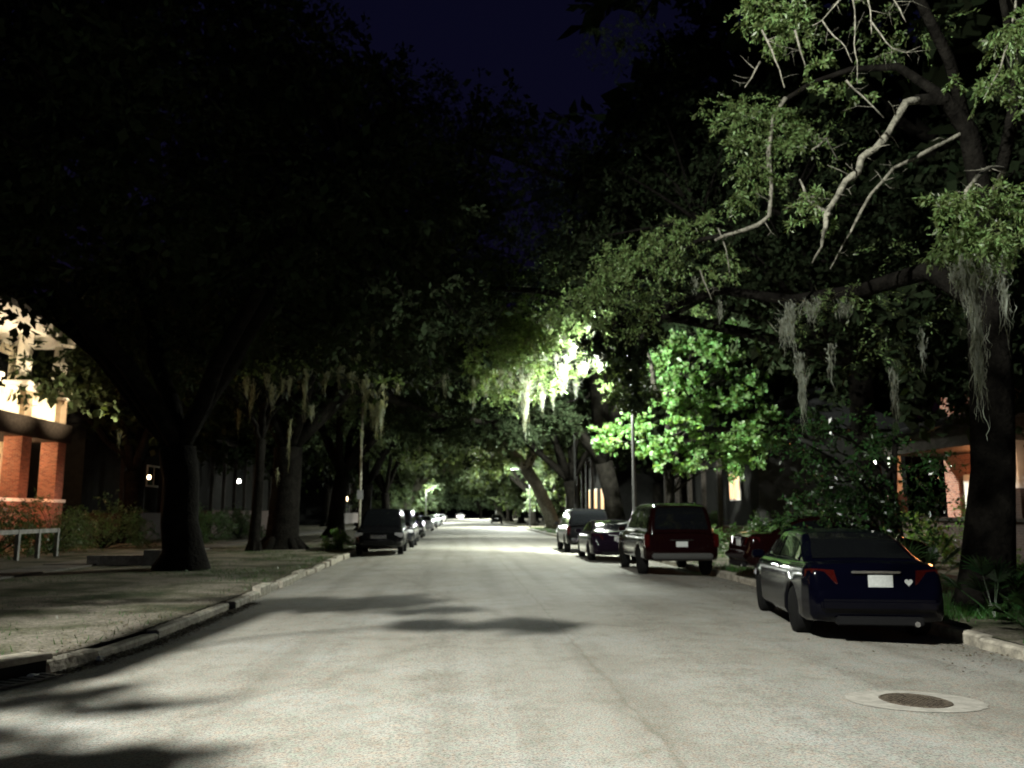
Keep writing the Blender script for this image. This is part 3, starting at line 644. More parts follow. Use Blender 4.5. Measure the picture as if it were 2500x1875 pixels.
oR = oak((9.0,66,.02), 106, .5, 4, (-.4,0), (-2.4,0,12), (10,8,8.6), 170, 260, .24, leaf=M_far, moss=8, inner=30, label='oak on the right verge between the lamp and the leaning pale trunk', name='live_oak', clip=gap)
# the leaning pale trunk
oP = oak((9.7,86,.02), 107, .62, 6.0, (-3.0,-.5), (-4.5,0,9.6), (7.8,8,5.4), 140, 300, .24, leaf=M_far, bark=M_palebark, moss=8, inner=25, label='oak with a pale trunk leaning over the far right of the road', name='live_oak')
for i, (src, x, y, rz, sc, lab) in enumerate([
    (oL, -8.2, 76, 1.1, 1.0, 'fourth oak on the left verge, dark above the receding parked cars'), (oL, -8.0, 98, 2.6, .95, 'oak on the left verge at the mouth of the green tunnel'),
    (oP, -8.4, 124, 3.3, .95, 'oak leaning from the left over the lit green tunnel'), (oR, 9.2, 106, .6, .9, 'oak on the right just past the leaning pale trunk'), (oR, 9.4, 128, 2.2, .9, 'oak on the right above the far dark car'),
    (oL, 9.2, 154, 4.0, .9, 'distant oak on the right, deep in the tree tunnel'), (oR, -8.6, 152, 5.0, .9, 'distant oak on the left, deep in the tree tunnel'),
    (oP, 9.6, 186, .2, .9, 'very distant right hand oak closing in on the far end of the road'), (oL, -8.8, 186, 2.0, .9, 'very distant left hand oak closing in on the far end of the road'),
    (oR, 0, 300, 3.0, 1.3, 'pale tree mass standing where the road ends'), (oL, -13, 285, 1.0, 1.3, 'last tree left of the road end'), (oP, 14, 290, 1.0, 1.3, 'last tree right of the road end')]):
    copy_tree(src, (x, y, .02), rz, sc, lab, 'oaks receding along the street')
# dark trees behind the gardens
bgt = oak((-21,56,0), 108, .45, 4, (0,0), (0,0,10), (7.5,7.5,6), 130, 160, .34, inner=40, label='dark garden tree behind the houses on the left, nearer one', group='dark trees behind the gardens', name='garden_tree', cr=1.8)
spots = [(-36,30,1.2,'black tree at the far left beside the floodlit house'),(-17,46,1.0,'dark tree right of the floodlit brick house'),(-15,74,1.0,'dark tree behind the white porch bulb'),(-24,80,1.4,'tall dark tree far back on the left'),(-15,100,1.1,'dark tree behind the orange window on the left'),
         (-18,130,1.4,'dark tree far along the left gardens'),(-32,45,1.5,'black tree behind the floodlit house roof'),
         (21,50,1.2,'dark tree behind the bright green tree'),(22,30,1.3,'dark tree behind the right hand brick house'),(15,56,1.0,'dark tree left of the bright green tree'),(17,72,1.1,'dark tree above the warm barred window'),(20,52,1.4,'tall dark tree at the back of the right gardens'),
         (15,95,1.2,'dark tree far along the right gardens'),(17,125,1.4,'dark tree farthest along the right gardens'),(26,22,1.3,'black tree at the far right edge'),(24,38,1.4,'broad dark tree far behind the magnolia'),
         (19,25,1.9,'very tall dark tree filling the sky behind the near oak'),(19,50,1.75,'very tall dark tree above the bright green tree'),
         (-16,165,1.4,'dark wood edge far up the left side'),(17,165,1.4,'dark wood edge far up the right side')]
for i, (x, y, sc, lab) in enumerate(spots):
    copy_tree(bgt, (x, y, 0), i*1.7, (sc, sc, sc*.95), lab, 'dark trees behind the gardens')
copy_tree(bgt, (15.0, 19, 0), 2.2, .7, 'dark tree hiding the upper wall of the right hand brick house', 'dark trees behind the gardens')
lowt = oak((-9.6,108,0), 111, .3, 1.6, (0,0), (.5,0,5.2), (4.2,4.5,4.6), 90, 260, .26, leaf=M_far, inner=20, label='low leafy tree on the left of the lit tunnel, nearest of its kind', group='low trees lining the lit tunnel', name='street_tree', cr=1.2)
for i, (x, y, sc, lab) in enumerate([(-10,132,1.0,'low leafy tree on the left of the lit tunnel, second along'),(-10,158,1.1,'low leafy tree on the left of the lit tunnel, third along'),(-10,190,1.2,'low leafy tree on the left of the lit tunnel, farthest along'),
    (12.5,100,.9,'low leafy tree on the right behind the leaning pale trunk'),(11.2,122,1.0,'low leafy tree on the right of the lit tunnel, second along'),(11,148,1.1,'low leafy tree on the right behind the far dark car'),(11,180,1.2,'low leafy tree on the right of the lit tunnel, farthest along'),
    (-9,245,1.4,'low tree left of the bright road end'),(7,262,1.4,'low tree right of the bright road end'),(0,275,1.5,'low tree closing the view at the road end'),(-16,250,1.6,'wide low tree at the left of the road end'),(16,240,1.6,'wide low tree at the right of the road end')]):
    copy_tree(lowt, (x, y, 0), i*1.3, sc, lab, 'low trees lining the lit tunnel')
# magnolia-like glossy shrub tree behind the sedan
def glossy():
    rg = random.Random(9); base = Vector((10.2, 19.5, 0)); root = empty('magnolia_tree', base, label='dark glossy-leaved tree with glinting leaves behind the navy sedan', cat='tree')
    b = MB(); b.tube([(0,0,-.2),(.05,0,.8),(0,.1,2),(.1,0,3.4)],[.16,.12,.10,.05],10); C1 = []
    for i in range(70):
        px = rg.uniform(775, 940); py = rg.uniform(405 + abs(px-830)*.45, 545); p = Vector(at(px,py,rg.uniform(17.5,21)))-base; r_ = rg.uniform(.35,.6)
        C1.append((p.x,p.y,p.z,r_,r_,r_*.8,95))
        if i % 3 == 0: b.tube(bez((0,.1,rg.uniform(.4,2.6)), (p.x*.5,p.y*.5,p.z), p, 5), [.05,.04,.03,.02,.01], 5, cap=False)
    b.build('trunk', M_shadebark, root, smooth=True); leaves_mesh('crown', C1, M_magn, root, size=.12, aspect=.42, seed=19, per=10)
glossy()
def shrub(x, y, r_, h_, seed, label, leaf=None, n=44, size=.085, group=None, nl=210, name='shrub'):
    rg = random.Random(seed); root = empty(name, (x,y,.05), label=label, cat='shrub', group=group); C1 = []; b = MB()
    for i in range(n):
        a = rg.uniform(0,6.28); q = r_*math.sqrt(rg.uniform(0,1)); z = rg.uniform(.12,.9)*h_*(1-.45*(q/r_)**2); p = Vector((q*math.cos(a), q*math.sin(a), z))
        C1.append((p.x,p.y,p.z,r_*.33,r_*.33,h_*.22,nl)); b.tube(bez((0,0,-.05),(p.x*.3,p.y*.3,p.z*.7),p,4),[.02,.016,.012,.006],4,cap=False)
    b.build('stem', M_shadebark, root); leaves_mesh('foliage', C1, leaf or M_shrub, root, size=size, seed=seed, per=12)
    return root
shrub(-5.25, 38, .55, 1.0, 1, 'small bluish green bush on the verge left of the dark parked vehicle', M_maple, 20, .08)
shrub(-15.8, 27, 1.5, 2.3, 2, 'dark hedge shrub below the brick piers at the left edge'); shrub(-16.0, 31, 1.6, 2.3, 3, 'rounded dark shrub before the floodlit porch'); shrub(-15.8, 35, 1.6, 2.4, 4, 'dark shrub right of the floodlit porch')
shrub(-15.5, 39, 1.8, 2.4, 5, 'dark shrub between the porch and the pink lantern'); shrub(-13.2, 46, 1.5, 2, 6, 'dark shrub under the pale lit window'); shrub(-13.4, 54, 1.5, 2.2, 7, 'dark shrub under the white porch bulb')
shrub(-15, 23.5, 1.2, 1.2, 71, 'low dark shrub at the left picture edge behind the white rail')
shrub(13.2, 24.2, 1.1, 1.7, 8, 'yellow-lit shrub left of the orange brick wall', M_maple, 22, .1); shrub(12.6, 17.6, .9, 1.2, 9, 'dark shrub at the right edge near the trunk'); shrub(12.5, 29, 1.3, 2.0, 10, 'dark shrub behind the maroon garden car')
shrub(13.4, 21.4, .8, 2.3, 14, 'slim warm-lit climbing shrub at the right edge beside the white porch post', M_maple, 18, .09)
shrub(9.6, 27, 1.0, 1.5, 11, 'dark shrub on the verge right of the maroon vehicle'); shrub(9.2, 33, 1.0, 1.3, 12, 'dark shrub below the bright green tree'); shrub(13, 46, 1.4, 2.2, 13, 'dark shrub below the warm barred window')
# palmetto fronds on the right verge
def palmetto(x, y, s_, seed, label):
    rg = random.Random(seed); root = empty('palmetto', (x,y,.03), label=label, cat='plant'); st = MB(); fr = MB()
    for i in range(11):
        a = rg.uniform(0,6.28); el = rg.uniform(.4,1.2); d = Vector((math.cos(a)*math.cos(el), math.sin(a)*math.cos(el), math.sin(el))); e = d*s_*rg.uniform(.5,.8)
        st.tube([(0,0,0), e*.5+Vector((0,0,.03)), e], [.012,.01,.008], 5)
        side = d.cross(Vector((0,0,1))).normalized(); up = side.cross(d)
        for k in range(-6,7):
            t = k*.19; dd = (d*math.cos(t)+side*math.sin(t)); L_ = s_*rg.uniform(.42,.55); w = up.cross(dd).normalized()*.014
            p1 = e+dd*L_*.5+Vector((0,0,.02)); p2 = e+dd*L_+Vector((0,0,-.06))
            fr.add([e-w*.3, e+w*.3, p1+w, p2, p1-w], [(0,1,2,3,4)])
    st.build('stem', M_shrub, root); fr.build('fronds', M_magn if seed % 2 else M_shrub, root)
palmetto(8.0, 12.6, .9, 1, 'spiky palmetto at the foot of the big near oak'); palmetto(8.9, 16.5, 1.2, 2, 'taller palmetto fanned out behind the navy sedan'); palmetto(7.7, 11.4, .55, 3, 'low palmetto clump nearest the right kerb')

# ---- grass and fallen leaves
def blades(name, boxes, mat_, h_, seed, label):
    rs = np.random.RandomState(seed); P = []
    for (y0, y1, side, x_off0, x_off1, n) in boxes:
        y = rs.uniform(y0, y1, n); e = np.array([left_edge(v)-.2 if side < 0 else right_edge(v)+.2 for v in y]); x = e + side*rs.uniform(x_off0, x_off1, n)
        msk = np.sin(x*1.3+y*.7)+np.sin(x*.6-y*1.1)+rs.normal(size=n)*.6 > -.2
        P.append(np.stack([x[msk], y[msk], np.full(msk.sum(), .03)], axis=1))
    P = np.concatenate(P); n = len(P); a = rs.uniform(0,6.28,n); H = h_*rs.uniform(.4,1.3,(n,1)); w = .006+.006*rs.uniform(size=n)
    W_ = np.stack([np.cos(a)*w, np.sin(a)*w, 0*a], axis=1); l_ = rs.normal(size=(n,3))*.5; l_[:,2] = 1
    V = np.empty((n,4,3)); V[:,0] = P-W_; V[:,1] = P+W_; V[:,2] = P+l_*H+W_*.15; V[:,3] = P+l_*H-W_*.15
    fastmesh(name, V.reshape(-1,3), np.arange(n*4).reshape(-1,4), mat_, label=label, cat='grass', kind='stuff')
blades('grass', [(9.5,20,-1,.05,5.5,1800),(20,42,-1,0,6,26000),(42,90,-1,0,3,6000)], M_shrub, .07, 1, 'patchy grass on the left verge')
blades('grass', [(8,14,1,0,4,14000),(14,24,1,0,4,14000),(24,90,1,0,3.5,14000)], mat('verge_grass', (.04,.11,.02), .5, island=.4, trans=.3), .13, 2, 'green grass on the right verge beside the parked cars')
def litter(n, seed):
    rs = np.random.RandomState(seed); y = np.concatenate([rs.uniform(8.5,30,n), rs.uniform(9.2,17,n), rs.uniform(9,40,n//2)])
    off = np.concatenate([rs.exponential(.8,n)*-1+.1, rs.normal(.14,.09,n), rs.exponential(.5,n//2)*-1-.05])
    e = np.array([left_edge(v) for v in y[:2*n]] + [right_edge(v) for v in y[2*n:]])
    x = e + off; x[2*n:] = e[2*n:] + off[2*n:]
    z = np.array([(.06 if v < left_edge(w) or v > right_edge(w) else road_z(v)+.008) for v, w in zip(x, y)])
    P = np.stack([x,y,z], axis=1); m_ = len(P); a = rs.uniform(0,6.28,m_); s_ = rs.uniform(.02,.05,(m_,1))
    D = np.stack([np.cos(a), np.sin(a), rs.uniform(-.2,.4,m_)], axis=1); S = np.stack([-np.sin(a), np.cos(a), rs.uniform(-.3,.3,m_)], axis=1)
    V = np.empty((m_,4,3)); V[:,0] = P; V[:,1] = P+D*s_*.5+S*s_*.3; V[:,2] = P+D*s_; V[:,3] = P+D*s_*.5-S*s_*.3
    fastmesh('fallen_leaves', V.reshape(-1,3), np.arange(m_*4).reshape(-1,4), mat('fallen_leaf', (.07,.05,.025), .7, island=.6), label='brown fallen leaves gathered in the gutters and on the verge', cat='leaves', kind='stuff')
litter(6000, 3)

# ------------------------------------------------------------------ cars
def rb(b, x, y, z, w, d, h): return b.box(x-w/2, x+w/2, y-d/2, y+d/2, z-h/2, z+h/2)
SED = dict(L=4.75, W=1.82, H=1.43, wr=.64, sw=(1.0,3.75), R=.33,
    top=[(0,.60),(.05,.70),(.09,.92),(.16,1.0),(.35,1.03),(.9,1.02),(3.4,.97),(3.8,.95),(4.35,.82),(4.6,.70),(4.7,.58),(4.75,.5)],
    wid=[(0,.66),(.04,.76),(.12,.84),(.4,.885),(1.2,.91),(3.6,.905),(4.2,.86),(4.55,.74),(4.75,.55)], bot=[(0,.36),(.12,.27),(.5,.22),(4.3,.18),(4.65,.22),(4.75,.32)],
    roof=[(.55,1.0),(.75,1.10),(1.1,1.29),(1.4,1.39),(1.8,1.425),(2.3,1.43),(2.7,1.40),(3.05,1.27),(3.5,1.05),(3.72,.94)], pil=(1.25,2.15,2.23,3.25))
SUV = dict(L=4.9, W=1.94, H=1.86, wr=.72, sw=(1.0,3.85), R=.38,
    top=[(0,.72),(.04,.95),(.08,1.15),(.2,1.18),(3.7,1.12),(3.95,1.10),(4.5,1.02),(4.78,.88),(4.9,.62)],
    wid=[(0,.80),(.05,.90),(.2,.955),(4.3,.955),(4.7,.87),(4.9,.72)], bot=[(0,.46),(.15,.36),(4.6,.32),(4.9,.42)],
    roof=[(.06,1.16),(.12,1.35),(.22,1.62),(.34,1.78),(.6,1.84),(1.6,1.86),(2.7,1.83),(3.05,1.70),(3.45,1.42),(3.85,1.12)], pil=(1.15,2.0,2.1,3.3))
TRK = dict(SUV); TRK.update(W=2.02, L=5.2, roof=[(.04,1.16),(.10,1.4),(.20,1.72),(.30,1.86),(.6,1.93),(1.6,1.94),(2.8,1.91),(3.15,1.78),(3.6,1.45),(4.0,1.14)], top=[(0,.75),(.04,1.0),(.08,1.18),(.2,1.2),(3.9,1.16),(4.1,1.14),(4.8,1.08),(5.08,.95),(5.2,.68)],
    wid=[(0,.86),(.05,.95),(.2,1.0),(4.6,1.0),(5.0,.92),(5.2,.8)], bot=[(0,.5),(.15,.42),(4.9,.38),(5.2,.46)], sw=(1.1,4.1), R=.40)
def car(name, kind, paint, x, y_rear, rz, label, cat='car', flip=False, group=None, rack=False, lit=False, extras=None, z=None):
    """local frame: nose towards +y. flip: nose towards the camera"""
    K = kind; L, Wd = K['L'], K['W']; I = lambda t, s_: float(np.interp(s_, [a for a, _ in K[t]], [b_ for _, b_ in K[t]]))
    yc = y_rear + L/2
    root = empty(name, (x, yc, road_z(x) if z is None else z), rz + (math.pi if flip else 0), label=label, cat=cat, group=group)
    N_ = 90; S_ = sorted(set([L*i/N_ for i in range(N_+1)] + [a for a, _ in K['top']] + [a for a, _ in K['wid']])); rows = []
    for s_ in S_:
        w, zt, zb = I('wid',s_), I('top',s_), I('bot',s_); za = zb
        for sw in K['sw']:
            d = K['R']+.06
            if abs(s_-sw) < d: za = max(zb, K['R'] + math.sqrt(d*d-(s_-sw)**2) - .01)
        half = [(0,zb),(.70*w,zb),(.71*w,za),(.95*w,max(za,zb+.03)),(w*.995,max(za+.012,zb+.10)),(w,max(za+.03,zb+.42*(zt-zb))),(.99*w,max(za+.04, zb+.68*(zt-zb))),(.965*w,zt-.10*(zt-zb)-.02),(.91*w,zt-.015),(.78*w,zt),(.4*w,zt+.018),(0,zt+.022)]
        pr = [(px_, s_-L/2, z_) for px_, z_ in half] + [(-px_, s_-L/2, z_) for px_, z_ in half[-2:0:-1]]
        rows.append(pr)
    b = MB(); m = len(rows[0]); vs_ = [p for r_ in rows for p in r_]
    fs = [(i*m+j, i*m+(j+1)%m, (i+1)*m+(j+1)%m, (i+1)*m+j) for i in range(len(rows)-1) for j in range(m)]
    fs = [f[::-1] for f in fs]
    fs.append(tuple(range(m))); fs.append(tuple(reversed([(len(rows)-1)*m+j for j in range(m)])))
    b.add(vs_, fs)
    # greenhouse
    H = K['H']; s0, s1 = K['roof'][0][0], K['roof'][-1][0]
    def gh(s_):
        zbelt = I('top',s_)-.03; zr = I('roof',s_); wb = I('wid',s_)*.90; f = max(0, min(1, (zr-zbelt)/(K['roof'][4][1]-zbelt))); return zbelt, max(zr,zbelt+.01), wb, wb+(K['wr']-wb)*f
    rows = []
    G = sorted(set([s0+(s1-s0)*i/40 for i in range(41)] + [a for a, _ in K['roof']]))
    for s_ in G:
        zb, zr, wb, wr = gh(s_); e = min(.06,(zr-zb)*.4)
        half = [(wb,zb),(wb+(wr-wb)*.5,zb+(zr-e-zb)*.5),(wr,zr-e),(wr-.05,zr-e*.3),(wr-.16,zr),(wr*.4,zr+.012),(0,zr+.016)]
        rows.append([(a,s_-L/2,c_) for a, c_ in half] + [(-a,s_-L/2,c_) for a, c_ in half[-2::-1]])
    b.grid([r_[::-1] for r_ in rows])
    b.build('body', paint, root, smooth=True)
    # glass
    p0, p1, p2, p3 = K['pil']
    for sd in (1, -1):
        for (a0, a1) in ((p0-.35 if K is SED else .35, p1) if K is SED else (.35,p0-.06), (p0,p1), (p2,p3)):
            if K is SED and (a0,a1) == (p0,p1): continue
            g = []
            for i in range(13):
                s_ = a0+(a1-a0)*i/12; zb, zr, wb, wr = gh(s_); e = min(.06,(zr-zb)*.4); zt_ = zr-e; row = []
                for u in (.12, .5, .92):
                    row.append((sd*(wb+(wr-wb)*u+.008), s_-L/2, zb+.03+(zt_-zb-.03)*u))
                g.append(row if sd > 0 else row[::-1])
            MB().grid(g).build('side_window', M_glassdark, root, smooth=True)
    def slope(nm, a0, a1, ins):
        g = []
        for i in range(11):
            s_ = a0+(a1-a0)*i/10; zb, zr, wb, wr = gh(s_)
            g.append([(k*(wr-ins), s_-L/2 + (-.006 if nm == 'rear_window' else .006), zr+.020-.012*abs(k)) for k in (-1,-.6,-.2,.2,.6,1)])
        MB().grid(g).build(nm, M_glassdark, root, smooth=True)
    rp = K['roof']
    if K is SED: slope('rear_window', .66, 1.36, .12); slope('windscreen', 2.80, 3.62, .10)
    else: slope('rear_window', rp[0][0]+.02, rp[3][0]-.02, .12); slope('windscreen', rp[6][0]+.08, rp[9][0]-.06, .10)
    # wheels
    t = MB(); Rw = K['R']; tw = .22
    prof = [(Rw*.62,-tw/2),(Rw*.9,-tw/2),(Rw,-tw/2+.03),(Rw,tw/2-.03),(Rw*.9,tw/2),(Rw*.62,tw/2)]
    for sd in (1,-1):
        for sw in K['sw']:
            wl = bpy.data.objects.new('wheel', None); C.objects.link(wl); wl.parent = root; wl.location = (sd*(I('wid',sw)-.125), sw-L/2, Rw)
            bb = MB(); bb.lathe(prof, 28, axis='x'); bb.build('tyre', M_rubber, wl, smooth=True)
            bb = MB(); bb.lathe([(0.03,sd*.07),(.06,sd*.075),(.07,sd*.05)], 14, axis='x')
            bb.lathe([(Rw*.63,-.07),(Rw*.66,sd*.09),(Rw*.60,sd*.095),(Rw*.57,sd*.02)], 24, axis='x')
            for k in range(5):
                a = 6.283*k/5; c_, s2 = math.cos(a), math.sin(a); q = Rw*.59
                bb.add([(sd*.07, -s2*.03, c_*.03),(sd*.07, s2*.03,-c_*.03),(sd*.085,c_*q+s2*.025,s2*q-c_*.025),(sd*.085,c_*q-s2*.025,s2*q+c_*.025),(sd*.04, -s2*.03, c_*.03),(sd*.04, s2*.03,-c_*.03),(sd*.05,c_*q+s2*.025,s2*q-c_*.025),(sd*.05,c_*q-s2*.025,s2*q+c_*.025)],
                       [(0,1,2,3),(4,7,6,5),(0,3,7,4),(1,5,6,2)])
            bb.build('rim', M_alloy, wl)
    sed = K is SED
    for sd in (1,-1):
        w_ = I('wid',.15)
        b = MB()
        if sed: b.add([(sd*(w_-.36),-L/2+.055,.76),(sd*(w_-.04),-L/2+.12,.76),(sd*(w_+.008),-L/2+.30,.84),(sd*(w_-.0),-L/2+.30,.94),(sd*(w_-.05),-L/2+.12,.955),(sd*(w_-.32),-L/2+.068,.94)] +
                      [(sd*(w_-.40),-L/2+.16,.77),(sd*(w_-.14),-L/2+.2,.77),(sd*(w_-.1),-L/2+.32,.84),(sd*(w_-.1),-L/2+.32,.93),(sd*(w_-.14),-L/2+.2,.94),(sd*(w_-.36),-L/2+.16,.93)],
                      [(0,1,4,5),(1,2,3,4),(5,4,10,11),(4,3,9,10),(0,6,7,1),(1,7,8,2),(0,5,11,6),(2,8,9,3)])
        else: rb(b, sd*(w_-.06), -L/2+.10, .96, .14, .16, .34)
        b.build('taillight', M_tail, root, bevel=0 if sed else .012)
        b = MB(); wf = I('wid', L-.28); rb(b, sd*(wf-.12), L/2-.20, .62 if sed else .82, .34, .22, .13 if sed else .17)
        b.build('headlight', M_beam if lit else M_head, root, bevel=.03)
        b = MB(); rb(b, sd*(Wd/2+.09), .62, 1.02 if sed else 1.22, .2, .11, .13); b.build('wing_mirror', paint, root, bevel=.025)
        for q in ((-.35,.65) if sed else (-.55,.5)):
            b = MB(); rb(b, sd*(I('wid',L/2)+.012), q, .88 if sed else 1.02, .02, .16, .025); b.build('door_handle', paint if sed else M_chrome, root, bevel=.004)
    b = MB(); rb(b, 0, -L/2-.015, .50 if sed else .56, Wd*.80, .09, .15); b.build('rear_bumper', paint if sed else extras.get('bumper', M_plastic) if extras else (paint if sed else M_plastic), root, bevel=.035)
    b = MB(); rb(b, 0, L/2+.0, .42 if sed else .54, Wd*.62, .09, .15); b.build('front_bumper', paint if sed else M_plastic, root, bevel=.03)
    b = MB()
    for k in range(4): rb(b, 0, L/2-.04+(.0 if sed else .02), (.56 if sed else .70)+k*.035, .62, .03, .012)
    b.build('grille', M_chrome, root)
    pz = .80 if sed else .86
    b = MB(); rb(b, (.05 if sed else 0), -L/2+(.045 if sed else .01), pz, .31, .012, .155); b.build('license_plate', M_plate, root, bevel=.003)
    b = MB(); rb(b, 0, -L/2+(.055 if sed else .03), pz+.115, .62, .03, .03); b.build('trim_bar', M_chrome, root, bevel=.008)
    if sed:
        b = MB(); rb(b, 0, -L/2+.02, .30, Wd*.6, .1, .12); b.build('lower_valance', M_plastic, root, bevel=.02)
        b = MB(); b.tube([(.45,-L/2-.04,.27),(.45,-L/2+.2,.27)], .035, 12); b.build('exhaust_pipe', M_chrome, root)
    if rack:
        b = MB()
        for sd in (1,-1): b.tube([(sd*.62,.9-L/2,K['H']+.02),(sd*.62,1.0-L/2,K['H']+.08),(sd*.62,2.7-L/2,K['H']+.06),(sd*.62,2.85-L/2,K['H']-.02)], .018, 8)
        for q in (1.15, 1.7, 2.25): b.tube([(-.62,q-L/2,K['H']+.085),(.62,q-L/2,K['H']+.085)], .015, 8)
        b.build('roof_rack', M_chrome, root)
    return root
def paintm(n, c, r_=.12, me=0): return mat(n, c, r_, metal=me, coat=.05, spec=.14)
P_navy = paintm('navy_paint', (.0009,.001,.0036)); P_mar = paintm('maroon_paint', (.006,.0012,.0012)); P_black = paintm('black_paint', (.004,.004,.0045)); P_char = paintm('charcoal_paint', (.009,.0095,.011)); P_silver = paintm('silver_paint', (.35,.36,.37)); P_purp = paintm('plum_paint', (.01,.006,.012)); P_white = paintm('white_car_paint', (.6,.6,.58), .3, 0)
sed = car('sedan', SED, P_navy, 5.85, 10.95, R(-10), 'navy blue sedan parked nearest on the right, white heart sticker beside its plate')
# heart sticker
b = MB(); hp = []
for k in range(28):
    t = 6.283*k/28; hp.append((16*math.sin(t)**3, 13*math.cos(t)-5*math.cos(2*t)-2*math.cos(3*t)-math.cos(4*t)))
v = [(.40+u*.0032, -SED['L']/2+.044, .79+w*.0032) for u, w in hp]; b.add(v + [(x_, y_+.004, z_) for x_, y_, z_ in v], [tuple(range(28)), tuple(range(55,27,-1))] + [(k, (k+1)%28, 28+(k+1)%28, 28+k) for k in range(28)])
b.build('heart_sticker', M_plate, sed, label='small white heart sticker')
car('sedan', SED, P_mar, 9.2, 20.9-SED['L']/2, R(-90), 'dark maroon car parked in the garden drive beyond the navy sedan', z=.09)
car('parked_suv', TRK, P_mar, 6.02, 22.6, R(-2), 'tall dark maroon vehicle with a pale rear bumper and roof bars, right kerb', cat='car', rack=True, extras=dict(bumper=mat('dull_bumper', (.10,.10,.095), .4, metal=.6)))
car('sedan', SED, P_purp, 5.5, 29.3, R(-1), 'small dark car parked between the maroon vehicle and the black one')
car('parked_suv', SUV, P_black, 5.50, 35.6, R(-1), 'tall black vehicle parked beyond the small dark car on the right', extras=dict(bumper=M_chrome))
car('sedan', SED, P_char, 6.3, 139, 0, 'distant dark car alone at the right kerb in the tree tunnel')
car('parked_suv', SUV, P_black, -3.15, 34.2, R(1), 'dark vehicle facing the camera, nearest of the row on the left kerb', flip=True)
car('parked_suv', SUV, P_char, -3.05, 41.0, 0, 'dark vehicle directly behind the nearest one on the left kerb', flip=True)
lefts = [(47.5,P_char,'third dark car in the left kerb row, only its road side showing'),(58,P_char,'fourth car in the left kerb row, half hidden'),(80,P_silver,'silver car in the left kerb row where the road grows pale'),(95,P_char,'dark car just beyond the silver one on the left'),(112,P_silver,'pale car far up the left kerb'),(130,P_char,'small dark far car up the left kerb'),(160,P_white,'white car near the far end of the left kerb')]
c0 = None
for y_, p_, lab in lefts:
    car('sedan', SED, p_, -3.2, y_, 0, lab, flip=True, group='cars parked along the left kerb')
car('sedan', SED, P_white, .6, 232, 0, 'far oncoming car with its headlights lit at the end of the road', flip=True, lit=True)

# ------------------------------------------------------------------ street lamps
def street_lamp(x, y, h_, side, arm, label, power, aim, cone=150, blend=.6, col=(.94,1.0,.88), rad=.18, group='street lamps', fill=0, faim=None, fcone=170, lens=None):
    root = empty('street_lamp', (x,y,0), label=label, cat='street lamp', group=group)
    b = MB(); b.tube([(0,0,-.2),(0,0,.4),(0,0,h_*.6),(0,0,h_-.3)], [.10,.09,.07,.055], 14); b.lathe([(.16,-.02),(.16,.12),(.10,.16)], 14); b.build('pole', M_pole, root, smooth=True)
    b = MB(); b.tube([(0,0,h_-.5),(side*arm*.3,0,h_-.12),(side*arm*.65,0,h_+.02),(side*arm,0,h_)], [.035,.032,.03,.028], 10); b.build('arm', M_pole, root, smooth=True)
    b = MB(); rb(b, side*(arm+.25), 0, h_+.02, .62, .26, .12); hd = b.build('lamp_head', M_pole, root, bevel=.04)
    b = MB(); rb(b, side*(arm+.30), 0, h_-.045, .36, .18, .02); b.build('lens', lens or M_lens, hd)
    def light(nm, typ, p):
        ld = bpy.data.lights.new(nm, typ); ld.energy = p; ld.color = col; ld.shadow_soft_size = rad
        lo = bpy.data.objects.new(nm, ld); C.objects.link(lo); lo.parent = root; lo.location = (side*(arm+.30), 0, h_-.28); return lo
    lo = light('lamp_light', 'SPOT', power); lo.data.spot_size = R(cone); lo.data.spot_blend = blend
    lo.rotation_euler = Vector(aim).to_track_quat('-Z', 'Y').to_euler()
    if fill and faim:
        lo = light('lamp_light', 'SPOT', fill); lo.data.spot_size = R(fcone); lo.data.spot_blend = .35; lo.rotation_euler = Vector(faim).to_track_quat('-Z', 'Y').to_euler()
    elif fill: light('lamp_light', 'POINT', fill)
    return root
street_lamp(-6.2, 3.0, 11.0, 1, 2.3, 'street lamp behind the viewer on the left verge', P_NEAR, (.62,.42,-.66), 108, .22, col=(.985,1.0,.92), rad=.09, fill=1500, faim=(-.3,.4,-1), fcone=92, lens=M_lensnear)
street_lamp(7.3, 35.3, 8.5, -1, .8, 'street lamp hidden in leaves, thin pole above the maroon parked vehicle', P_MID*1.2, (-.1,.1,-1), 168, .3, fill=19000, faim=(.3,.5,-.22), fcone=172)
street_lamp(7.8, 57, 9.0, -1, 1.8, 'street lamp above the dark bough between the hanging moss and the leaning trunk', P_MID*.1, (0,0,-1), 150, .3, fill=8000, faim=(-.25,.8,-.22), fcone=140)
street_lamp(8.2, 98, 6.6, -1, 1.8, 'street lamp deep in the tree tunnel on the right', P_FAR, (0,0,-1), 178, .3, fill=10000)
street_lamp(-5.6, 150, 6.4, 1, 1.8, 'distant street lamp on the left of the tree tunnel', P_FAR, (0,0,-1), 178, .3, fill=9000)
street_lamp(9.8, 222, 6.4, -1, 2.6, 'farthest street lamp near the road end', P_FAR*1.6, (0,0,-1), 178, .3, fill=50000)
root = empty('utility_pole', (-4.85, 43, 0), label='thin pale pole on the left verge behind the dark parked vehicles', cat='pole')
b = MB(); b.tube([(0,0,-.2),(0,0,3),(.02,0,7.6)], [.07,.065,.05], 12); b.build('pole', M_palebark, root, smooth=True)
b = MB(); rb(b, 0, -.06, 2.5, .3, .01, .45); b.build('sign_plate', M_steel, root, bevel=.002)

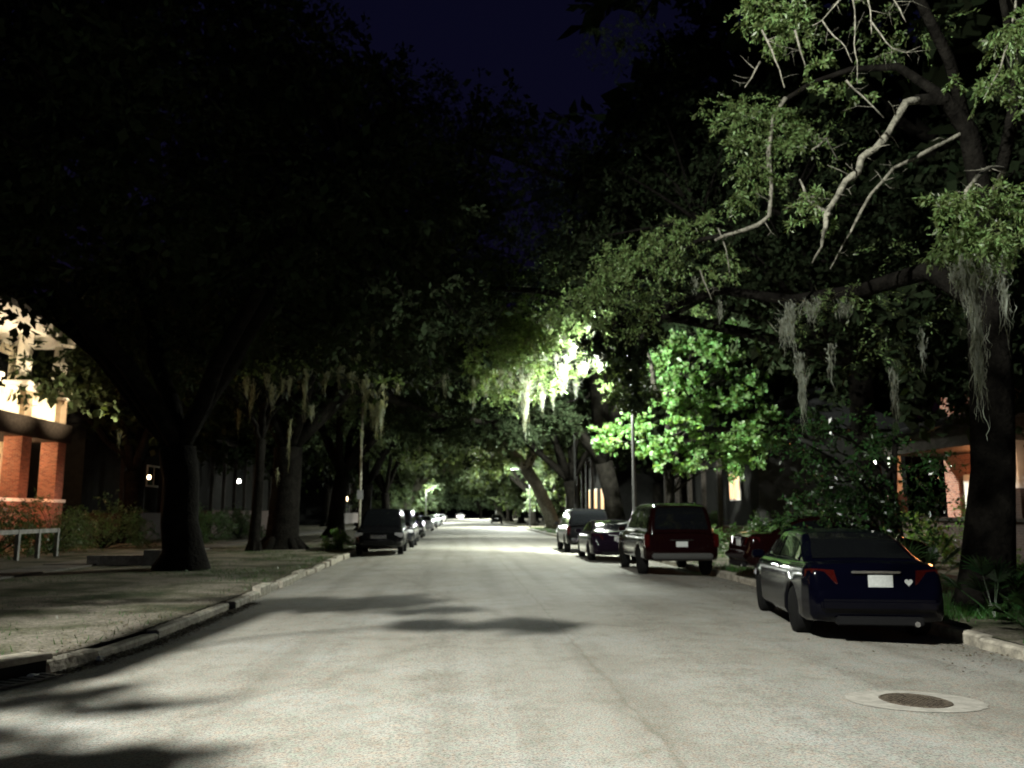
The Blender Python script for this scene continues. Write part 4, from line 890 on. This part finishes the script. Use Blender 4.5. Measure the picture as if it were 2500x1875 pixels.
# ------------------------------------------------------------------ houses
def point(loc, p, col, rad=.08, parent=None, typ='POINT', aim=None, cone=90):
    ld = bpy.data.lights.new('house_light', typ); ld.energy = p; ld.color = col; ld.shadow_soft_size = rad
    lo = bpy.data.objects.new('house_light', ld); C.objects.link(lo); lo.location = loc
    if parent: lo.parent = parent; lo.location = Vector(loc) - Vector(parent.location)
    if aim is not None: lo.data.spot_size = R(cone); lo.data.spot_blend = .7; lo.rotation_euler = Vector(aim).to_track_quat('-Z','Y').to_euler()
    return lo
def floodlit_house():
    X, Y0, Y1 = -19.6, 26.6, 43.6; base = Vector((X-5, (Y0+Y1)/2, 0)); hy = (Y1-Y0)/2
    root = empty('brick_house', base, label='floodlit two storey house with brick porch piers at the left edge', cat='house')
    # local frame: facade at x=5, y from -hy to hy
    b = MB(); b.box(-7, 2.6, -hy, hy, 0, 10.2); b.build('wall', M_cream, root)
    b = MB(); b.box(2.6, 5.2, -hy, hy, 0, 2.1); b.build('porch_base', M_brick, root)
    b = MB(); b.box(2.6, 5.3, -hy-.05, hy+.05, 2.1, 2.25); b.build('porch_floor', M_white, root)
    b = MB(); b.box(2.6, 5.35, -hy-.05, hy+.05, 5.0, 5.9); b.build('porch_beam', M_darkwood, root)
    b = MB(); b.box(2.6, 5.5, -hy-.1, hy+.1, 9.75, 10.4); b.build('frieze', M_white, root)
    b = MB(); b.add([(-7.6,-hy-.6,10.4),(6.1,-hy-.6,10.4),(6.1,hy+.6,10.4),(-7.6,hy+.6,10.4),(-4,-hy+4,13.4),(2.4,-hy+4,13.4),(2.4,hy-4,13.4),(-4,hy-4,13.4)],
                [(0,3,2,1),(0,1,5,4),(1,2,6,5),(2,3,7,6),(3,0,4,7),(4,5,6,7)]); b.build('roof', M_roof, root)
    ys_ = [hy-.45-k*3.45 for k in range(5)]
    for k, y in enumerate(ys_):
        b = MB(); b.box(4.35, 5.15, y-.42, y+.42, 2.25, 5.0); b.build('brick_pier', M_brick, root)
        b = MB(); b.box(4.45, 5.1, y-.33, y+.33, 5.9, 7.1); b.build('upper_pier', mat('tan_paint', (.30,.23,.16), .7, var=.15, vscale=3), root)
        b = MB(); b.box(4.30, 5.28, y-.60, y+.60, 7.1, 7.32); b.box(4.2, 5.36, y-.72, y+.72, 7.32, 7.5); b.build('capital', M_white, root, bevel=.03)
        b = MB(); b.tube([(4.75,y,7.5),(4.75,y,8.6),(4.75,y,9.75)], [.34,.32,.28], 18); b.build('column', M_white, root, smooth=True)
        if k < 4:
            b = MB(); b.box(4.72, 4.86, y-3.45+.33, y-.33, 5.98, 7.02); b.build('parapet_panel', M_cream, root)
            b = MB(); b.box(2.62, 2.70, y-2.65, y-.85, 7.6, 9.2); b.build('upper_window', M_glassdark, root)
            b = MB(); b.box(2.62, 2.70, y-2.65, y-.85, 2.3, 4.4); b.build('door', M_darkwood, root)
            b = MB(); rb(b, 3.8, y-1.7, 4.93, .25, 1.1, .06); b.build('ceiling_light', M_bulb, root)
    # lights of the house: porch ceiling and floods at the foot of the columns
    for k in (0, 1, 2):
        y = ys_[k]-1.7
        point(base+Vector((3.9, y, 4.6)), 130, (1,.62,.32), .15, root)
        point(base+Vector((6.3, y+.3, 2.4)), 80, (1,.42,.22), .1, root)
        point(base+Vector((4.0, y, 6.4)), 260, (1,.80,.52), .12, root)
        point(base+Vector((8.8, y+.4, 5.4)), 2800, (1,.78,.5), .12, root, 'SPOT', (-.85,0,.5), 76)
floodlit_house()
def plain_house(x, y0, y1, side, h_, label, wins, name='house', wallm=None, lamps=(), depth=8, floor=1.0):
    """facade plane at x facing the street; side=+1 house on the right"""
    base = Vector((x, (y0+y1)/2, 0)); hy = (y1-y0)/2; s_ = side; root = empty(name, base, label=label, cat='house')
    X = lambda a, b_: (min(s_*a, s_*b_), max(s_*a, s_*b_))
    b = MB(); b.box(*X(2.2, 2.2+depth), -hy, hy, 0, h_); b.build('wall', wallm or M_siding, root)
    b = MB(); b.box(*X(0, 2.2), -hy, hy, 0, floor); b.build('porch_base', M_shadebrick, root)
    xs = X(-.5, 2.8+depth); xm = s_*(2.2+depth*.45)
    b = MB(); b.add([(xs[0],-hy-.5,h_),(xs[1],-hy-.5,h_),(xs[1],hy+.5,h_),(xs[0],hy+.5,h_),(xm,-hy+.5,h_+2.4),(xm,hy-.5,h_+2.4)], [(0,3,2,1),(0,1,4),(1,2,5,4),(2,3,5),(3,0,4,5)]); b.build('roof', M_roof, root)
    b = MB(); n = max(2, int((y1-y0)/3))
    for k in range(n+1):
        y = -hy+.2+(2*hy-.4)*k/n; b = MB(); b.box(*X(.05,.28), y-.12, y+.12, floor, h_-.01); b.build('porch_post', M_darkwood, root)
    b = MB(); b.box(*X(0,.3), -hy, hy, h_-.32, h_-.02); b.build('porch_beam', M_darkwood, root)
    for (ya, yb, za, zb, lit) in wins:
        fr = MB(); fr.box(*X(2.14,2.2), ya-.1-base.y, yb+.1-base.y, za-.1, zb+.1); f = fr.build('window', M_white, root)
        g = MB(); g.box(*X(2.11,2.14), ya-base.y, yb-base.y, za, zb); g.build('pane', M_litwarm if lit else M_glassdark, f)
        if (yb-ya) > .9:
            m_ = MB(); m_.box(*X(2.085,2.11), (ya+yb)/2-.03-base.y, (ya+yb)/2+.03-base.y, za, zb); m_.build('mullion', M_white, f)
    for (lx, ly, lz, p, bulb, sz, col) in lamps:
        b = MB(); b.lathe([(.02,-sz),(sz*.6,-sz*.8),(sz*.75,0),(sz*.5,sz*.7),(.02,sz*.9)], 10, c=(lx-base.x, ly-base.y, lz)); l_ = b.build('porch_lamp', bulb, root, smooth=True)
        b = MB(); b.lathe([(sz*.8,sz*.8),(.02,sz*1.4)], 10, c=(lx-base.x, ly-base.y, lz)); b.build('lamp_cap', M_darkwood, l_)
        if p: point((lx, ly, lz+.0), p, col, sz, root)
    return root
W1 = (1,.6,.3)
def lp(px, py, X): # point on the facade line X seen at that pixel
    d = FW + RT*((px-512)/F_PX) + UP*((384-py)/F_PX); return CAM + d*(X/d.x)
a = lp(149,477,-19.0); c2 = lp(213,484,-18.2); d2 = lp(239,481,-18.6); e2 = lp(276,485,-18.4); f2 = lp(346,498,-17.0)
plain_house(-18, 47.5, 60, -1, 6.4, 'dark porch house with a pink lantern left of the nearest oak', [(57,59,3.4,4.6,0)], lamps=[(a.x,max(49,a.y),a.z,25,M_bulb,.15,W1)], floor=1.6)
plain_house(-17.6, 63, 92, -1, 7.0, 'dark house with a bright white porch bulb between the oaks', [(c2.y-1.5,c2.y+1.5,c2.z-.5,c2.z+.5,0),(86,87,3.5,5,1)], lamps=[(d2.x,d2.y,d2.z,90,M_whitebulb,.20,(1,.95,.8)),(e2.x,e2.y,e2.z,14,M_bulb,.2,(1,.95,.8))], floor=1.8)
plain_house(-16.4, 122, 150, -1, 7.0, 'far dark house with an orange lit lamp left of the parked row', [(130,132,3.5,5.5,0)], lamps=[(f2.x,f2.y,f2.z,30,M_bulb,.5,W1)], floor=1.6)
# right side
wins = [(y, y+1.5, 2.0, 3.9, 1) for y in (76.5, 80, 84, 88.5)]
plain_house(11.5, 74, 92, 1, 6.5, 'far house with a row of narrow warm lit windows above the black parked vehicle', wins, floor=.9)
plain_house(13.5, 44, 56, 1, 6.0, 'dark house with a faint orange window behind the bright green tree', [(47,48.6,2.4,3.8,1)], floor=.9)
def right_house():
    base = Vector((16.0, 25.5, 0)); root = empty('brick_house', base, label='brick house with an orange lit porch recess at the right edge', cat='house')
    b = MB(); b.box(2.2, 9, -8, 5.5, 0, 7.0); b.build('wall', M_brick, root)
    b = MB(); b.box(0, 2.2, -8, 5.5, 0, 1.35); b.build('porch_base', M_shadebrick, root)
    b = MB(); b.box(-.12, 2.2, -8.1, 5.6, 1.35, 1.45); b.build('porch_floor', M_darkwood, root)
    b = MB(); b.box(-.1, 2.2, -8.1, 5.6, 3.7, 4.3); b.build('porch_beam', M_darkwood, root)
    b = MB(); b.add([(-.7,-8.7,4.3),(2.6,-8.7,5.3),(2.6,6,5.3),(-.7,6,4.3)], [(0,1,2,3)]); b.add([(-.7,-8.7,4.3),(2.6,-8.7,4.3),(2.6,6,4.3),(-.7,6,4.3)], [(0,3,2,1)]); b.build('porch_roof', M_roof, root)
    b = MB(); b.add([(1.6,-8.6,7),(9.6,-8.6,7),(9.6,6.1,7),(1.6,6.1,7),(5.6,-6.5,9.6),(5.6,4,9.6)], [(0,3,2,1),(0,1,4),(1,2,5,4),(2,3,5),(3,0,4,5)]); b.build('roof', M_roof, root)
    for y in (-5.2, -1.75, 5.3):
        b = MB(); b.box(.0, .34, y-.17, y+.17, 2.3, 3.7); b.build('porch_post', M_white, root, bevel=.02)
        b = MB(); b.box(-.06, .40, y-.30, y+.30, 1.45, 2.3); b.build('brick_pier', M_shadebrick, root)
        if y < 5: b = MB(); b.tube([(.15,y+.17,3.1),(.15,y+.45,3.45),(.15,y+.8,3.66)], [.05,.05,.05], 8); b.build('bracket', M_white, root, smooth=True)
    b = MB(); rb(b, 2.1, 3.6, 2.2, .1, 1.0, 1.5); b.build('window', M_white, root); b = MB(); rb(b, 2.16, 0, 2.5, .1, 1.0, 2.1); b.build('door', M_darkwood, root)
    point(base+Vector((1.4, 2.2, 3.0)), 150, (1,.36,.12), .08, root); point(base+Vector((-.7, -2.2, 2.9)), 25, (1,.6,.35), .1, root)
    b = MB(); b.lathe([(.02,-.12),(.09,-.08),(.09,.06),(.02,.1)], 10, c=(1.4,2.2,3.45)); b.build('porch_lamp', M_bulb, root, smooth=True)
right_house()
# tiny white garden light high in the shrubs
p = at(876, 461.5, 26); root = empty('garden_lamp', (p.x, p.y, 0), label='tiny bright white garden light above the navy sedan', cat='lamp')
b = MB(); b.tube([(0,0,0),(0,0,p.z-.1)], .03, 8); b.build('pole', M_darkwood, root); b = MB(); b.lathe([(.01,-.08),(.07,-.04),(.07,.05),(.01,.09)], 12, c=(0,0,p.z)); b.build('bulb', M_whitebulb, root, smooth=True)
# white rail fence at the left edge and low pale garden wall
root = empty('rail_fence', (-14.3, 29.4, 0), label='short white rail fence catching light at the left edge below the porch', cat='fence')
b = MB(); b.box(-.04,.04,-3,2.6,.92,1.06); b.build('rail', mat('grey_rail_paint', (.25,.24,.22), .7, var=.3, vscale=4), root)
for k in range(5):
    b = MB(); b.box(-.06,.06,-3+k*1.37-.06,-3+k*1.37+.06,0,1.05); b.build('post', mat('grey_rail_paint', (.25,.24,.22), .7, var=.3, vscale=4), root)
root = empty('garden_wall', (-8.9, 26.4, 0), label='low pale block at the end of a garden edging left of the nearest oak', cat='wall')
b = MB(); b.box(-2.0,-.4,-.10,.10,.08,.36); b.build('edging', M_kerb, root); b = MB(); b.box(-.35,.25,-.2,.2,.0,.52); b.build('end_block', M_collar, root, bevel=.02)

# pale lumps added to stand in for glints in the left gutter
for i, (px, py, Y, lab) in enumerate(((38,661,9.0,'pale lump standing in for a gutter glint nearest the picture edge'),(73,654,9.6,'pale lump standing in for a glint beside the storm drain lip'),(116,643,10.6,'pale lump standing in for a glint farthest along the dark gutter'))):
    rg = random.Random(i+40); x = left_edge(Y)+.10; bm = bmesh.new(); bmesh.ops.create_icosphere(bm, subdivisions=2, radius=.05)
    for v in bm.verts: v.co *= rg.uniform(.55, 1.25); v.co.z *= .6; v.co.x *= 1.5
    me = bpy.data.meshes.new('glint_scrap'); bm.to_mesh(me); bm.free(); me.materials.append(mat('glint_white', (.75,.75,.72), .35))
    o = bpy.data.objects.new('glint_scrap', me); C.objects.link(o); o.location = (x, Y, road_z(x)+.03); o.rotation_euler = (0,0,i*1.1)
    tag(o, lab, 'litter', 'stand-in glints in the gutter')
